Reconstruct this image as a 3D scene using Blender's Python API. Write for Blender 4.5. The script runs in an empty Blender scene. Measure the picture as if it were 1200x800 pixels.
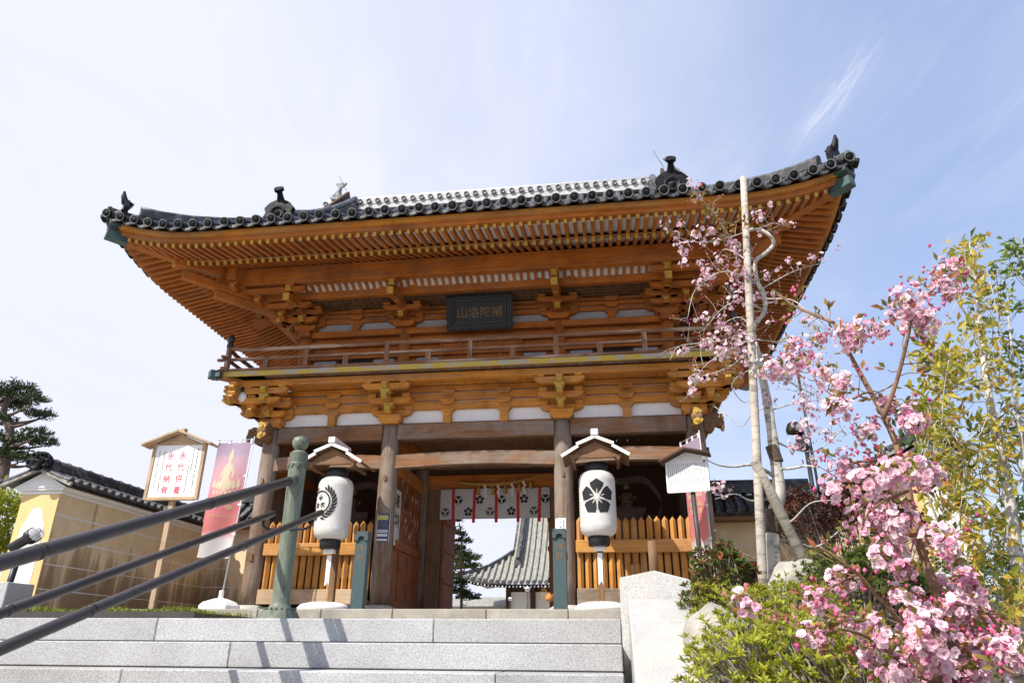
import bpy, bmesh, math, random
from math import sin, cos, pi, radians, sqrt, atan2, floor
from mathutils import Vector as V, Matrix
from mathutils.geometry import tessellate_polygon
rng = random.Random(7)
scene = bpy.context.scene
COL = scene.collection

# ------------------------------------------------------------------ camera, sky, sun, exposure
CAM_F, CAM_YAW, CAM_PITCH, CAM_ROLL = 838.93, radians(7.8634), radians(23.1554), radians(.4148)
CAM_P = V((2.697, -14.13, -.674))
_w = V((-sin(CAM_YAW)*cos(CAM_PITCH), cos(CAM_YAW)*cos(CAM_PITCH), sin(CAM_PITCH)))
_r = V((cos(CAM_YAW), sin(CAM_YAW), 0)); _u = _r.cross(_w)
_r, _u = _r*cos(CAM_ROLL)+_u*sin(CAM_ROLL), _u*cos(CAM_ROLL)-_r*sin(CAM_ROLL)
cd = bpy.data.cameras.new('camera'); cam = bpy.data.objects.new('camera', cd); COL.objects.link(cam)
cd.sensor_fit = 'HORIZONTAL'; cd.sensor_width = 36; cd.lens = CAM_F/1200*36; cd.clip_start = .05; cd.clip_end = 3000
cam.matrix_world = Matrix(((_r.x, _u.x, -_w.x, CAM_P.x), (_r.y, _u.y, -_w.y, CAM_P.y), (_r.z, _u.z, -_w.z, CAM_P.z), (0, 0, 0, 1)))
scene.camera = cam

def at(px, py, y):
    """world point seen at photo pixel (px,py) on the vertical plane y"""
    d = _w*CAM_F+_r*(px-600)-_u*(py-400)
    return CAM_P+d*((y-CAM_P.y)/d.y)

SUN_DIR = V((.42, .52, -.72)).normalized()
sl = bpy.data.lights.new('sun', 'SUN'); sl.energy = 5.0; sl.angle = radians(.53); sl.color = (1, .94, .85)
so = bpy.data.objects.new('sun', sl); COL.objects.link(so); so.location = (-20, -20, 40)
so.rotation_euler = SUN_DIR.to_track_quat('-Z', 'Y').to_euler()
elev = math.asin(-SUN_DIR.z); azim = atan2(-SUN_DIR.x, -SUN_DIR.y)

world = bpy.data.worlds.new('World'); scene.world = world; world.use_nodes = True
nt = world.node_tree; nt.nodes.clear()
def WN(t, **k):
    n = nt.nodes.new(t)
    for a, b in k.items(): setattr(n, a, b)
    return n
wo = WN('ShaderNodeOutputWorld'); bg = WN('ShaderNodeBackground'); bg.inputs['Strength'].default_value = .15
sky = WN('ShaderNodeTexSky', sky_type='NISHITA', sun_disc=False, sun_elevation=elev, sun_rotation=azim, altitude=0, air_density=1.0, dust_density=.6, ozone_density=1.6)
tc = WN('ShaderNodeTexCoord')
# thin high cloud on a flat layer overhead (direction / height), thicker towards the hazy left
L = nt.links.new
sep = WN('ShaderNodeSeparateXYZ'); L(tc.outputs['Generated'], sep.inputs[0])
def WM(op, a, b=None, c=None, clamp=False):
    n = WN('ShaderNodeMath', operation=op); n.use_clamp = clamp
    for i, v in enumerate((a, b, c)):
        if v is None: continue
        if hasattr(v, 'links'): L(v, n.inputs[i])
        else: n.inputs[i].default_value = v
    return n.outputs[0]
def WR(v, f0, f1, t0, t1, smooth=True):
    n = WN('ShaderNodeMapRange'); n.interpolation_type = 'SMOOTHSTEP' if smooth else 'LINEAR'
    L(v, n.inputs['Value'])
    for k, x in (('From Min', f0), ('From Max', f1), ('To Min', t0), ('To Max', t1)): n.inputs[k].default_value = x
    return n.outputs[0]
zc = WM('MAXIMUM', sep.outputs['Z'], .10)
px_, py_ = WM('DIVIDE', sep.outputs['X'], zc), WM('DIVIDE', sep.outputs['Y'], zc)
ca, sa = .21, -.978          # the streaks run along this line
al = WM('ADD', WM('MULTIPLY', px_, ca), WM('MULTIPLY', py_, sa)); ac = WM('ADD', WM('MULTIPLY', px_, -sa), WM('MULTIPLY', py_, ca))
def wnoise(sa_, sc_, scale, detail, rough, dist):
    cb = WN('ShaderNodeCombineXYZ'); L(WM('MULTIPLY', al, sa_), cb.inputs[0]); L(WM('MULTIPLY', ac, sc_), cb.inputs[1])
    n = WN('ShaderNodeTexNoise'); n.inputs['Scale'].default_value = scale; n.inputs['Detail'].default_value = detail; n.inputs['Roughness'].default_value = rough; n.inputs['Distortion'].default_value = dist
    L(cb.outputs[0], n.inputs['Vector']); return n.outputs['Fac']
soft = WR(wnoise(1, 1.7, 1.5, 7, .55, .4), .36, .74, 0, .20)
streak = WR(wnoise(1.2, 5.5, 1.9, 8, .62, .5), .50, .80, 0, .09)
du, dw = WM('SUBTRACT', al, ca*.475+sa*1.18), WM('SUBTRACT', ac, -sa*.475+ca*1.18)
dw = WM('ADD', dw, WM('MULTIPLY', WM('MULTIPLY', du, du), .35))
g = WM('ADD', WM('MULTIPLY', WM('MULTIPLY', du, du), 75.0), WM('MULTIPLY', WM('MULTIPLY', dw, dw), 1500.0))
wisp = WM('MULTIPLY', WM('EXPONENT', WM('MULTIPLY', g, -1.0)), WR(wnoise(4, 26, 2.2, 6, .6, .8), .32, .68, .10, .62))
veil = WR(sep.outputs['X'], .46, -.50, .12, .96)
tot = WM('ADD', WM('ADD', veil, soft), WM('ADD', streak, wisp), clamp=True)
low = WR(sep.outputs['Z'], .30, .0, 0, .35)
tot = WM('ADD', tot, low, clamp=True)
mixc = WN('ShaderNodeMix', data_type='RGBA'); mixc.inputs['B'].default_value = (4.6, 4.74, 5.65, 1)
blue = WN('ShaderNodeMix', data_type='RGBA'); blue.inputs['B'].default_value = (2.15, 3.0, 5.0, 1); blue.inputs['Factor'].default_value = .55
L(sky.outputs[0], blue.inputs['A']); L(blue.outputs['Result'], mixc.inputs['A']); L(tot, mixc.inputs['Factor'])
L(mixc.outputs['Result'], bg.inputs['Color']); L(bg.outputs[0], wo.inputs['Surface'])

scene.view_settings.view_transform = 'Standard'; scene.view_settings.look = 'None'
scene.view_settings.gamma = 1; scene.view_settings.use_curve_mapping = False
scene.view_settings.exposure = 0.38
scene.cycles.max_bounces = 7; scene.cycles.diffuse_bounces = 4; scene.cycles.glossy_bounces = 2
scene.cycles.transparent_max_bounces = 4; scene.cycles.transmission_bounces = 3

# ------------------------------------------------------------------ materials
MATS = {}
def newmat(name):
    m = bpy.data.materials.new(name); m.use_nodes = True; t = m.node_tree; t.nodes.clear()
    out = t.nodes.new('ShaderNodeOutputMaterial'); b = t.nodes.new('ShaderNodeBsdfPrincipled')
    t.links.new(b.outputs[0], out.inputs['Surface']); MATS[name] = m
    return m, t, b, out
def N(t, typ, inp=None, **k):
    n = t.nodes.new(typ)
    for a, b in k.items(): setattr(n, a, b)
    for a, b in (inp or {}).items():
        if hasattr(b, 'links'): t.links.new(b, n.inputs[a])
        else: n.inputs[a].default_value = b
    return n
def c4(c): return (c[0], c[1], c[2], 1)
def ramp(t, fac, stops):
    n = t.nodes.new('ShaderNodeValToRGB'); e = n.color_ramp.elements
    while len(e) < len(stops): e.new(.5)
    for i, (p, c) in enumerate(stops):
        e[i].position = p; e[i].color = c4(c) if not isinstance(c, (int, float)) else (c, c, c, 1)
    t.links.new(fac, n.inputs[0]); return n.outputs['Color']
def mixcol(t, fac, a, b, mode='MIX'):
    n = t.nodes.new('ShaderNodeMix'); n.data_type = 'RGBA'; n.blend_type = mode
    for k, x in (('Factor', fac), ('A', a), ('B', b)):
        if hasattr(x, 'links'): t.links.new(x, n.inputs[k])
        elif k == 'Factor': n.inputs[k].default_value = x
        else: n.inputs[k].default_value = c4(x)
    return n.outputs['Result']
def uvnoise(t, sx, sy, detail=5, rough=.6, dist=0, src='UV'):
    tc = N(t, 'ShaderNodeTexCoord'); mp = N(t, 'ShaderNodeMapping', {'Vector': tc.outputs[src], 'Scale': (sx, sy, sx if src != 'UV' else 1)})
    return N(t, 'ShaderNodeTexNoise', {'Vector': mp.outputs[0], 'Scale': 1, 'Detail': detail, 'Roughness': rough, 'Distortion': dist}).outputs['Fac']
def bump(t, b, h, s, d=.02):
    n = N(t, 'ShaderNodeBump', {'Height': h, 'Strength': s, 'Distance': d}); t.links.new(n.outputs[0], b.inputs['Normal'])
def wood(name, c1, c2, grey=(.23, .20, .17), amt=.3, rough=.7, lo=.45, hi=.62):
    m, t, b, o = newmat(name)
    g = uvnoise(t, 1.1, 26, 6, .65, .5); col = ramp(t, g, [(.3, c1), (.68, c2)])
    big = uvnoise(t, .55, 2.6, 5, .65, .8); f = ramp(t, big, [(lo, 0.0), (hi, 1.0)])
    f2 = N(t, 'ShaderNodeMath', {0: f, 1: amt}, operation='MULTIPLY').outputs[0]
    col = mixcol(t, f2, col, mixcol(t, g, grey, tuple(x*1.5 for x in grey)))
    cr = uvnoise(t, .9, 70, 3, .6); crk = ramp(t, cr, [(.60, 1.0), (.68, .42)])
    col = mixcol(t, 1, col, crk, 'MULTIPLY')
    ob = uvnoise(t, 1.7, 1.7, 7, .68, .4, src='Object'); col = mixcol(t, 1, col, ramp(t, ob, [(.30, (.66, .62, .58)), (.50, (1, 1, 1)), (.72, (1.18, 1.22, 1.30))]), 'MULTIPLY')
    sp = uvnoise(t, 5, 16, 4, .7, .2); col = mixcol(t, ramp(t, sp, [(.66, 0.0), (.74, .5)]), col, tuple(x*.45 for x in c1))
    t.links.new(col, b.inputs['Base Color']); b.inputs['Roughness'].default_value = rough
    b.inputs['Specular IOR Level'].default_value = .25
    bump(t, b, g, .35, .01); return m
def plain(name, c, rough=.6, metal=0, var=.15, scale=6, bmp=.0, spec=.4):
    m, t, b, o = newmat(name)
    n = uvnoise(t, scale, scale, 6, .65, src='Object')
    col = ramp(t, n, [(.3, tuple(x*(1-var) for x in c)), (.7, tuple(min(1, x*(1+var)) for x in c))])
    t.links.new(col, b.inputs['Base Color']); b.inputs['Roughness'].default_value = rough; b.inputs['Metallic'].default_value = metal
    b.inputs['Specular IOR Level'].default_value = spec
    if bmp: bump(t, b, n, bmp)
    return m
def leafmat(name, stops, trans=.35, rough=.55):
    """UV.x is a random number per leaf, UV.y runs from base to tip"""
    m, t, b, o = newmat(name)
    tc = N(t, 'ShaderNodeTexCoord'); s = N(t, 'ShaderNodeSeparateXYZ', {0: tc.outputs['UV']})
    col = ramp(t, s.outputs['X'], stops)
    d = N(t, 'ShaderNodeMapRange', {'Value': s.outputs['Y'], 'From Min': 0, 'From Max': 1, 'To Min': .72, 'To Max': 1.12})
    col = mixcol(t, 1, col, d.outputs[0], 'MULTIPLY')
    t.links.new(col, b.inputs['Base Color']); b.inputs['Roughness'].default_value = rough; b.inputs['Specular IOR Level'].default_value = .3
    tr = N(t, 'ShaderNodeBsdfTranslucent', {'Color': col}); mx = N(t, 'ShaderNodeMixShader', {0: trans, 1: b.outputs[0], 2: tr.outputs[0]})
    t.links.new(mx.outputs[0], o.inputs['Surface']); return m

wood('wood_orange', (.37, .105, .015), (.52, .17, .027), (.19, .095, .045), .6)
wood('wood_orange_lit', (.48, .175, .024), (.62, .265, .045), (.28, .16, .075), .6)  # brighter copy of the orange wood, bounce light put into its colour
wood('wood_weathered', (.17, .075, .032), (.28, .14, .068), (.185, .145, .115), .9, .8, .42, .58)
wood('wood_rail', (.17, .075, .04), (.27, .14, .08), (.36, .27, .20), .7, .8, .50, .60)
wood('wood_column', (.125, .072, .042), (.24, .15, .095), (.20, .165, .135), .9, .8, .40, .56)
wood('wood_dark', (.055, .028, .015), (.09, .045, .022), (.07, .05, .04), .4)
wood('wood_door', (.27, .082, .024), (.41, .135, .038), (.20, .105, .07), .7, .75, .46, .64)
wood('wood_fence', (.44, .195, .042), (.58, .29, .075), (.30, .17, .085), .6, .6)
wood('wood_pale', (.40, .27, .16), (.52, .37, .23), (.34, .26, .18), .5)
wood('wood_brown', (.16, .085, .04), (.25, .135, .065), (.14, .10, .07), .5)
wood('wood_bark', (.17, .115, .075), (.27, .19, .125), (.30, .26, .22), .6)
wood('wood_pole', (.50, .44, .36), (.66, .60, .51), (.36, .30, .25), .6)
def paint_worn(name, c, under, lo, hi, rough=.6):
    m, t, b, o = newmat(name)
    n = uvnoise(t, 2.2, 7, 7, .7, .6); f = ramp(t, n, [(lo, 0.0), (hi, 1.0)])
    n2 = uvnoise(t, 9, 30, 4, .6)
    col = mixcol(t, f, ramp(t, n2, [(.3, tuple(x*.8 for x in c)), (.7, c)]), under)
    t.links.new(col, b.inputs['Base Color']); b.inputs['Roughness'].default_value = rough; bump(t, b, n, .2); return m
paint_worn('paint_yellow', (.52, .33, .035), (.36, .19, .06), .52, .62)
paint_worn('paint_edge', (.54, .38, .035), (.36, .33, .27), .48, .58)
paint_worn('verdigris', (.05, .105, .095), (.03, .05, .048), .46, .62, .5)
def patina(name):
    m, t, b, o = newmat(name)
    n = uvnoise(t, 3.0, 5, 7, .72, .8); n2 = uvnoise(t, 1.2, 16, 6, .7, .5); n3 = uvnoise(t, 40, 40, 3, .6)
    col = ramp(t, n, [(.30, (.045, .048, .035)), (.44, (.12, .138, .10)), (.58, (.175, .205, .155)), (.74, (.32, .34, .27))])
    col = mixcol(t, ramp(t, n2, [(.56, 0.0), (.66, .65)]), col, (.075, .085, .065)); col = mixcol(t, 1, col, ramp(t, n3, [(.3, .8), (.7, 1.1)]), 'MULTIPLY')
    t.links.new(col, b.inputs['Base Color']); b.inputs['Roughness'].default_value = .5; bump(t, b, n, .2)
patina('bronze_post')
paint_worn('rail_bronze', (.040, .032, .031), (.065, .055, .052), .52, .66, .36)
paint_worn('paint_teal', (.052, .090, .095), (.09, .115, .11), .6, .7, .5)
plain('plaster_white', (.80, .79, .77), .85, var=.06, scale=2.5, bmp=.1)
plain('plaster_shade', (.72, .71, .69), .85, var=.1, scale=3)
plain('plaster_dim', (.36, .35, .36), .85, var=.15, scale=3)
plain('paint_white', (.82, .82, .80), .5, var=.05)
plain('paper_white', (.80, .79, .75), .7, var=.05)
plain('black', (.018, .018, .02), .5, var=.2)
plain('black_ink', (.014, .014, .016), .75, var=.1)
plain('black_metal', (.03, .03, .033), .4, metal=.3)
plain('iron_dark', (.05, .045, .04), .5)
plain('crest_grey', (.10, .10, .105), .8, var=.2)
plain('red_ink', (.62, .02, .06), .7, var=.1)
plain('red_cloth', (.55, .035, .03), .8, var=.15, scale=20)
plain('gold', (.55, .36, .10), .5, var=.3, scale=30)
plain('gold_dull', (.20, .125, .055), .6, var=.3, scale=20)
plain('straw', (.45, .27, .07), .9, var=.3, scale=60, bmp=.5)
plain('glass_dark', (.02, .022, .025), .12)
plain('statue_wood', (.085, .05, .032), .6, var=.4, scale=8)
plain('plastic_white', (.80, .80, .80), .35, var=.03)
plain('clay_orange', (.55, .20, .05), .6, var=.3, scale=20)
plain('blue_print', (.06, .12, .45), .7)
plain('poster_purple', (.07, .06, .16), .5, var=.4, scale=14)
plain('lime_print', (.50, .55, .12), .6)
plain('glass_pale', (.55, .56, .57), .2)
def glassmat():
    m, t, b, o = newmat('glass_clear'); tr = N(t, 'ShaderNodeBsdfTransparent'); b.inputs['Roughness'].default_value = .05; b.inputs['Base Color'].default_value = (.8, .8, .8, 1)
    mx = N(t, 'ShaderNodeMixShader', {0: .78, 1: b.outputs[0], 2: tr.outputs[0]}); t.links.new(mx.outputs[0], o.inputs['Surface'])
glassmat()
plain('rock', (.36, .34, .30), .9, var=.3, scale=7, bmp=.8)
plain('soil', (.09, .065, .045), .95, var=.4, scale=9, bmp=.6)
plain('far_grey', (.42, .42, .43), .8)

def granite(name, c, sp, big=.10, warm=None):
    m, t, b, o = newmat(name)
    n1 = uvnoise(t, 95, 95, 2, .7, src='Object'); n2 = uvnoise(t, 1.6, 1.6, 6, .65, src='Object'); n3 = uvnoise(t, 240, 240, 1, .5, src='Object')
    col = ramp(t, n1, [(.34, tuple(x*(1-sp) for x in c)), (.5, c), (.66, tuple(min(.95, x*(1+sp*.7)) for x in c))])
    col = mixcol(t, 1, col, ramp(t, n3, [(.3, .78), (.5, 1.0)]), 'MULTIPLY')
    col = mixcol(t, 1, col, ramp(t, n2, [(.3, 1-big*1.5), (.7, 1.0)]), 'MULTIPLY')
    n5 = uvnoise(t, .55, .9, 5, .6, .3); col = mixcol(t, 1, col, ramp(t, n5, [(.32, (.80, .79, .77)), (.62, (1.05, 1.05, 1.06))]), 'MULTIPLY')
    n6 = uvnoise(t, 3.5, 3.5, 6, .75, .5, src='Object'); col = mixcol(t, ramp(t, n6, [(.62, 0.0), (.74, .35)]), col, (.30, .29, .26))
    if warm:
        n4 = uvnoise(t, 2.3, 2.3, 7, .7, .5, src='Object'); f = ramp(t, n4, [(.50, 0.0), (.66, .75)]); col = mixcol(t, f, col, warm)
    t.links.new(col, b.inputs['Base Color']); b.inputs['Roughness'].default_value = .8; b.inputs['Specular IOR Level'].default_value = .2
    bump(t, b, n1, .15, .004); return m
granite('granite_step', (.47, .472, .472), .34)
granite('granite_wall', (.56, .56, .54), .26, .12, (.52, .47, .40))
granite('granite_step_warm', (.49, .482, .465), .36, .16); granite('granite_step_dark', (.435, .438, .445), .34, .16); granite('granite_coping', (.49, .485, .475), .15, .10, (.50, .46, .40))
granite('granite_edging', (.46, .43, .37), .30, .25, (.30, .26, .20))
granite('granite_base', (.55, .54, .50), .25)

def ground_mat():
    m, t, b, o = newmat('gravel_ground')
    n = uvnoise(t, 60, 60, 4, .7, src='Object'); n2 = uvnoise(t, .4, .4, 5, .6, src='Object')
    col = ramp(t, n, [(.3, (.22, .20, .17)), (.7, (.46, .43, .38))]); col = mixcol(t, 1, col, ramp(t, n2, [(.3, .75), (.7, 1.0)]), 'MULTIPLY')
    t.links.new(col, b.inputs['Base Color']); b.inputs['Roughness'].default_value = .95; bump(t, b, n, .4)
ground_mat()
def tile_mat(name, c, hi):
    m, t, b, o = newmat(name)
    n = uvnoise(t, 4, 4, 7, .75, .3, src='Object'); n2 = uvnoise(t, 30, 30, 3, .6, src='Object')
    col = ramp(t, n, [(.28, tuple(x*.55 for x in c)), (.5, c), (.74, hi)])
    col = mixcol(t, 1, col, ramp(t, n2, [(.25, .65), (.6, 1.05)]), 'MULTIPLY')
    t.links.new(col, b.inputs['Base Color']); b.inputs['Roughness'].default_value = .5; b.inputs['Specular IOR Level'].default_value = .15 if 'ornament' in name else .35
    bump(t, b, n2, .25, .01)
tile_mat('tile', (.052, .054, .060), (.27, .27, .28))
tile_mat('tile_ornament', (.011, .0115, .013), (.04, .04, .045))
tile_mat('tile_hall', (.30, .29, .25), (.52, .50, .44))
tile_mat('tile_rim', (.15, .15, .155), (.32, .32, .32))
plain('ridge_mortar', (.50, .50, .50), .8, var=.3, scale=9)
def wall_yellow():
    m, t, b, o = newmat('plaster_yellow')
    tc = N(t, 'ShaderNodeTexCoord'); s = N(t, 'ShaderNodeSeparateXYZ', {0: tc.outputs['Object']})
    mp = N(t, 'ShaderNodeMapping', {'Vector': tc.outputs['Object'], 'Scale': (3.2, 3.2, .30)})
    st = N(t, 'ShaderNodeTexNoise', {'Vector': mp.outputs[0], 'Scale': 1, 'Detail': 5, 'Roughness': .65}).outputs['Fac']
    hgt = N(t, 'ShaderNodeMapRange', {'Value': s.outputs['Z'], 'From Min': 1.25, 'From Max': .25, 'To Min': 0, 'To Max': .28})
    a = N(t, 'ShaderNodeMath', {0: st, 1: hgt.outputs[0]}, operation='ADD')
    f = ramp(t, a.outputs[0], [(.60, 0.0), (.67, .5), (.78, .85)])
    n = uvnoise(t, 3, 3, 6, .6, src='Object'); col = ramp(t, n, [(.3, (.64, .50, .30)), (.7, (.80, .65, .42))])
    col = mixcol(t, f, col, (.215, .135, .07)); t.links.new(col, b.inputs['Base Color']); b.inputs['Roughness'].default_value = .9; bump(t, b, n, .1)
wall_yellow()
plain('plaster_yellow_clean', (.74, .52, .24), .9, var=.06, scale=3, bmp=.1)
def lantern_mat():
    m, t, b, o = newmat('lantern_paper')
    n = uvnoise(t, 5, 5, 5, .6, src='Object'); col = ramp(t, n, [(.3, (.68, .66, .61)), (.7, (.83, .82, .79))])
    t.links.new(col, b.inputs['Base Color']); b.inputs['Roughness'].default_value = .6
    tr = N(t, 'ShaderNodeBsdfTranslucent', {'Color': col}); mx = N(t, 'ShaderNodeMixShader', {0: .25, 1: b.outputs[0], 2: tr.outputs[0]})
    t.links.new(mx.outputs[0], o.inputs['Surface'])
lantern_mat()
def cloth(name, c, var=.08, trans=.4):
    m, t, b, o = newmat(name)
    n = uvnoise(t, 6, 6, 5, .6, src='Object'); col = ramp(t, n, [(.3, tuple(x*(1-var) for x in c)), (.7, c)])
    t.links.new(col, b.inputs['Base Color']); b.inputs['Roughness'].default_value = .85
    tr = N(t, 'ShaderNodeBsdfTranslucent', {'Color': col}); mx = N(t, 'ShaderNodeMixShader', {0: trans, 1: b.outputs[0], 2: tr.outputs[0]})
    t.links.new(mx.outputs[0], o.inputs['Surface'])
cloth('cloth_white', (.72, .72, .72)); cloth('cloth_gold', (.74, .60, .33)); cloth('cloth_cream', (.80, .70, .50))
def banner_mat():
    m, t, b, o = newmat('banner_print')
    tc = N(t, 'ShaderNodeTexCoord'); s = N(t, 'ShaderNodeSeparateXYZ', {0: tc.outputs['UV']})
    n = uvnoise(t, 3, 3, 5, .6); a = N(t, 'ShaderNodeMath', {0: n, 1: .16}, operation='MULTIPLY'); a2 = N(t, 'ShaderNodeMath', {0: s.outputs['Y'], 1: a.outputs[0]}, operation='ADD')
    col = ramp(t, a2.outputs[0], [(.24, (.82, .80, .80)), (.29, (.84, .28, .26)), (.52, (.82, .25, .29)), (.74, (.82, .42, .48)), (.93, (.68, .47, .57)), (1.0, (.52, .40, .54))])
    t.links.new(col, b.inputs['Base Color']); b.inputs['Roughness'].default_value = .7
    tr = N(t, 'ShaderNodeBsdfTranslucent', {'Color': col}); mx = N(t, 'ShaderNodeMixShader', {0: .45, 1: b.outputs[0], 2: tr.outputs[0]})
    t.links.new(mx.outputs[0], o.inputs['Surface'])
banner_mat()
leafmat('petal_pink', [(0, (.66, .24, .40)), (.3, (.82, .48, .59)), (.6, (.88, .66, .73)), (1, (.92, .80, .83))], .4)
leafmat('petal_cherry', [(0, (.70, .38, .50)), (.4, (.84, .62, .69)), (1, (.92, .82, .84))], .4)
leafmat('bud_pink', [(0, (.60, .06, .20)), (1, (.76, .24, .38))], .15)
leafmat('leaf_lime', [(0, (.16, .19, .02)), (.4, (.34, .37, .03)), (1, (.56, .56, .07))], .45)
leafmat('leaf_green', [(0, (.03, .07, .012)), (.6, (.08, .14, .025)), (1, (.15, .21, .04))], .35)
leafmat('leaf_azalea', [(0, (.05, .08, .015)), (.6, (.12, .17, .025)), (1, (.20, .24, .04))], .35)
leafmat('leaf_gold', [(0, (.16, .21, .03)), (.4, (.44, .42, .05)), (.8, (.68, .54, .08)), (1, (.50, .26, .07))], .5)
leafmat('leaf_photinia', [(0, (.05, .10, .02)), (.6, (.12, .18, .03)), (.8, (.26, .13, .04)), (1, (.36, .06, .03))], .3)
leafmat('leaf_red', [(0, (.05, .02, .015)), (.6, (.13, .035, .025)), (1, (.22, .08, .04))], .3)
leafmat('leaf_bronze', [(0, (.16, .16, .03)), (.5, (.30, .24, .05)), (1, (.42, .15, .06))], .4)
leafmat('pine_needle', [(0, (.012, .025, .010)), (.6, (.03, .055, .018)), (1, (.075, .10, .022))], .15)
leafmat('pine_bright', [(0, (.02, .04, .012)), (.5, (.07, .11, .02)), (1, (.22, .26, .04))], .2)
leafmat('grass_blade', [(0, (.10, .16, .02)), (.6, (.20, .27, .03)), (1, (.36, .38, .07))], .35)

# ------------------------------------------------------------------ mesh building
class MB:
    def __init__(s): s.v = []; s.f = []; s.uv = []; s.mi = []; s.sm = []
    def face(s, idx, uv, mi=0, sm=False): s.f.append(idx); s.uv.append(uv); s.mi.append(mi); s.sm.append(sm)
    def obox(s, c, ax, ay, az, hx, hy, hz, mi=0, mis=None):
        """oriented box: centre c, unit axes, half sizes; grain runs along the longest side"""
        b = len(s.v); hs = (hx, hy, hz); A = (ax, ay, az); k = hs.index(max(hs)); o1, o2 = rng.random()*50, rng.random()*50
        cs = [(i, j, l) for i in (-1, 1) for j in (-1, 1) for l in (-1, 1)]
        for i, j, l in cs: s.v.append(c+ax*(i*hx)+ay*(j*hy)+az*(l*hz))
        F = [((0, 1, 3, 2), 0), ((4, 6, 7, 5), 0), ((0, 4, 5, 1), 1), ((2, 3, 7, 6), 1), ((0, 2, 6, 4), 2), ((1, 5, 7, 3), 2)]
        flip = ax.cross(ay).dot(az) < 0
        for n, (q, nax) in enumerate(F):
            if flip: q = q[::-1]
            oth = [i for i in range(3) if i != nax]
            if k in oth: u_, v_ = k, [i for i in oth if i != k][0]
            else: u_, v_ = oth
            s.face(tuple(b+i for i in q), [(o1+cs[i][u_]*hs[u_], o2+nax*.37+cs[i][v_]*hs[v_]) for i in q], (mis[n] if mis else mi))
    def box(s, x0, x1, y0, y1, z0, z1, mi=0, mis=None):
        s.obox(V(((x0+x1)/2, (y0+y1)/2, (z0+z1)/2)), V((1, 0, 0)), V((0, 1, 0)), V((0, 0, 1)), abs(x1-x0)/2, abs(y1-y0)/2, abs(z1-z0)/2, mi, mis)
    def bar(s, p0, p1, w, h, up=V((0, 0, 1)), mi=0, mis=None):
        p0, p1 = V(p0), V(p1); a = (p1-p0); l = a.length; a = a/l; n = up.cross(a)
        if n.length < 1e-4: n = V((1, 0, 0)).cross(a)
        n.normalize(); u = a.cross(n)
        s.obox((p0+p1)/2, a, n, u, l/2, w/2, h/2, mi, mis)
    def prism(s, prof, O, A, B, Nn, t, mi=0, cap=None):
        """extrude the outline prof (in axes A,B about O) by thickness t along Nn (centred)"""
        O = V(O); n = len(prof); b = len(s.v); o1, o2 = rng.random()*50, rng.random()*50
        area = sum(prof[i][0]*prof[(i+1) % n][1]-prof[(i+1) % n][0]*prof[i][1] for i in range(n))
        rev = (area > 0) != (A.cross(B).dot(Nn) > 0)
        for sgn in (-.5, .5):
            for (x, y) in prof: s.v.append(O+A*x+B*y+Nn*(sgn*t))
        tri = tessellate_polygon([[V((p[0], p[1], 0)) for p in prof]])
        cm = mi if cap is None else cap
        for (i, j, k) in tri:
            ar = (prof[j][0]-prof[i][0])*(prof[k][1]-prof[i][1])-(prof[k][0]-prof[i][0])*(prof[j][1]-prof[i][1])
            if (ar < 0) != rev: i, k = k, i
            uvf = lambda q: [(o1+prof[w][0], o2+prof[w][1]) for w in q]
            s.face((b+n+i, b+n+j, b+n+k), uvf((i, j, k)), cm); s.face((b+k, b+j, b+i), uvf((k, j, i)), cm)
        for i in range(n):
            j = (i+1) % n; q = (b+i, b+j, b+n+j, b+n+i)
            if rev: q = q[::-1]
            l = i*.3; uv = [(o1+prof[i][0], o2+l), (o1+prof[j][0], o2+l+.05), (o1+prof[j][0], o2+l+t), (o1+prof[i][0], o2+l+t)]
            s.face(q, uv if not rev else uv[::-1], mi)
    def tube(s, pts, rad, seg=8, mi=0, cap=True, sm=True):
        pts = [V(p) for p in pts]; n = len(pts); b = len(s.v); o1 = rng.random()*50; run = 0
        if not hasattr(rad, '__len__'): rad = [rad]*n
        up = None
        for i, p in enumerate(pts):
            d = (pts[min(i+1, n-1)]-pts[max(i-1, 0)]).normalized()
            if up is None: up = V((0, 0, 1)) if abs(d.z) < .9 else V((1, 0, 0))
            x = up.cross(d).normalized(); y = d.cross(x); up = y
            for k in range(seg): a = 2*pi*k/seg; s.v.append(p+x*(cos(a)*rad[i])+y*(sin(a)*rad[i]))
        for i in range(n-1):
            l = (pts[i+1]-pts[i]).length
            for k in range(seg):
                k2 = (k+1) % seg; c = 2*pi*max(rad)/seg
                s.face((b+i*seg+k, b+i*seg+k2, b+(i+1)*seg+k2, b+(i+1)*seg+k), [(o1+run, k*c), (o1+run, (k+1)*c), (o1+run+l, (k+1)*c), (o1+run+l, k*c)], mi, sm)
            run += l
        if cap:
            s.face(tuple(b+k for k in range(seg))[::-1], [(cos(k), sin(k)) for k in range(seg)], mi)
            s.face(tuple(b+(n-1)*seg+k for k in range(seg)), [(cos(k), sin(k)) for k in range(seg)], mi)
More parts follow.
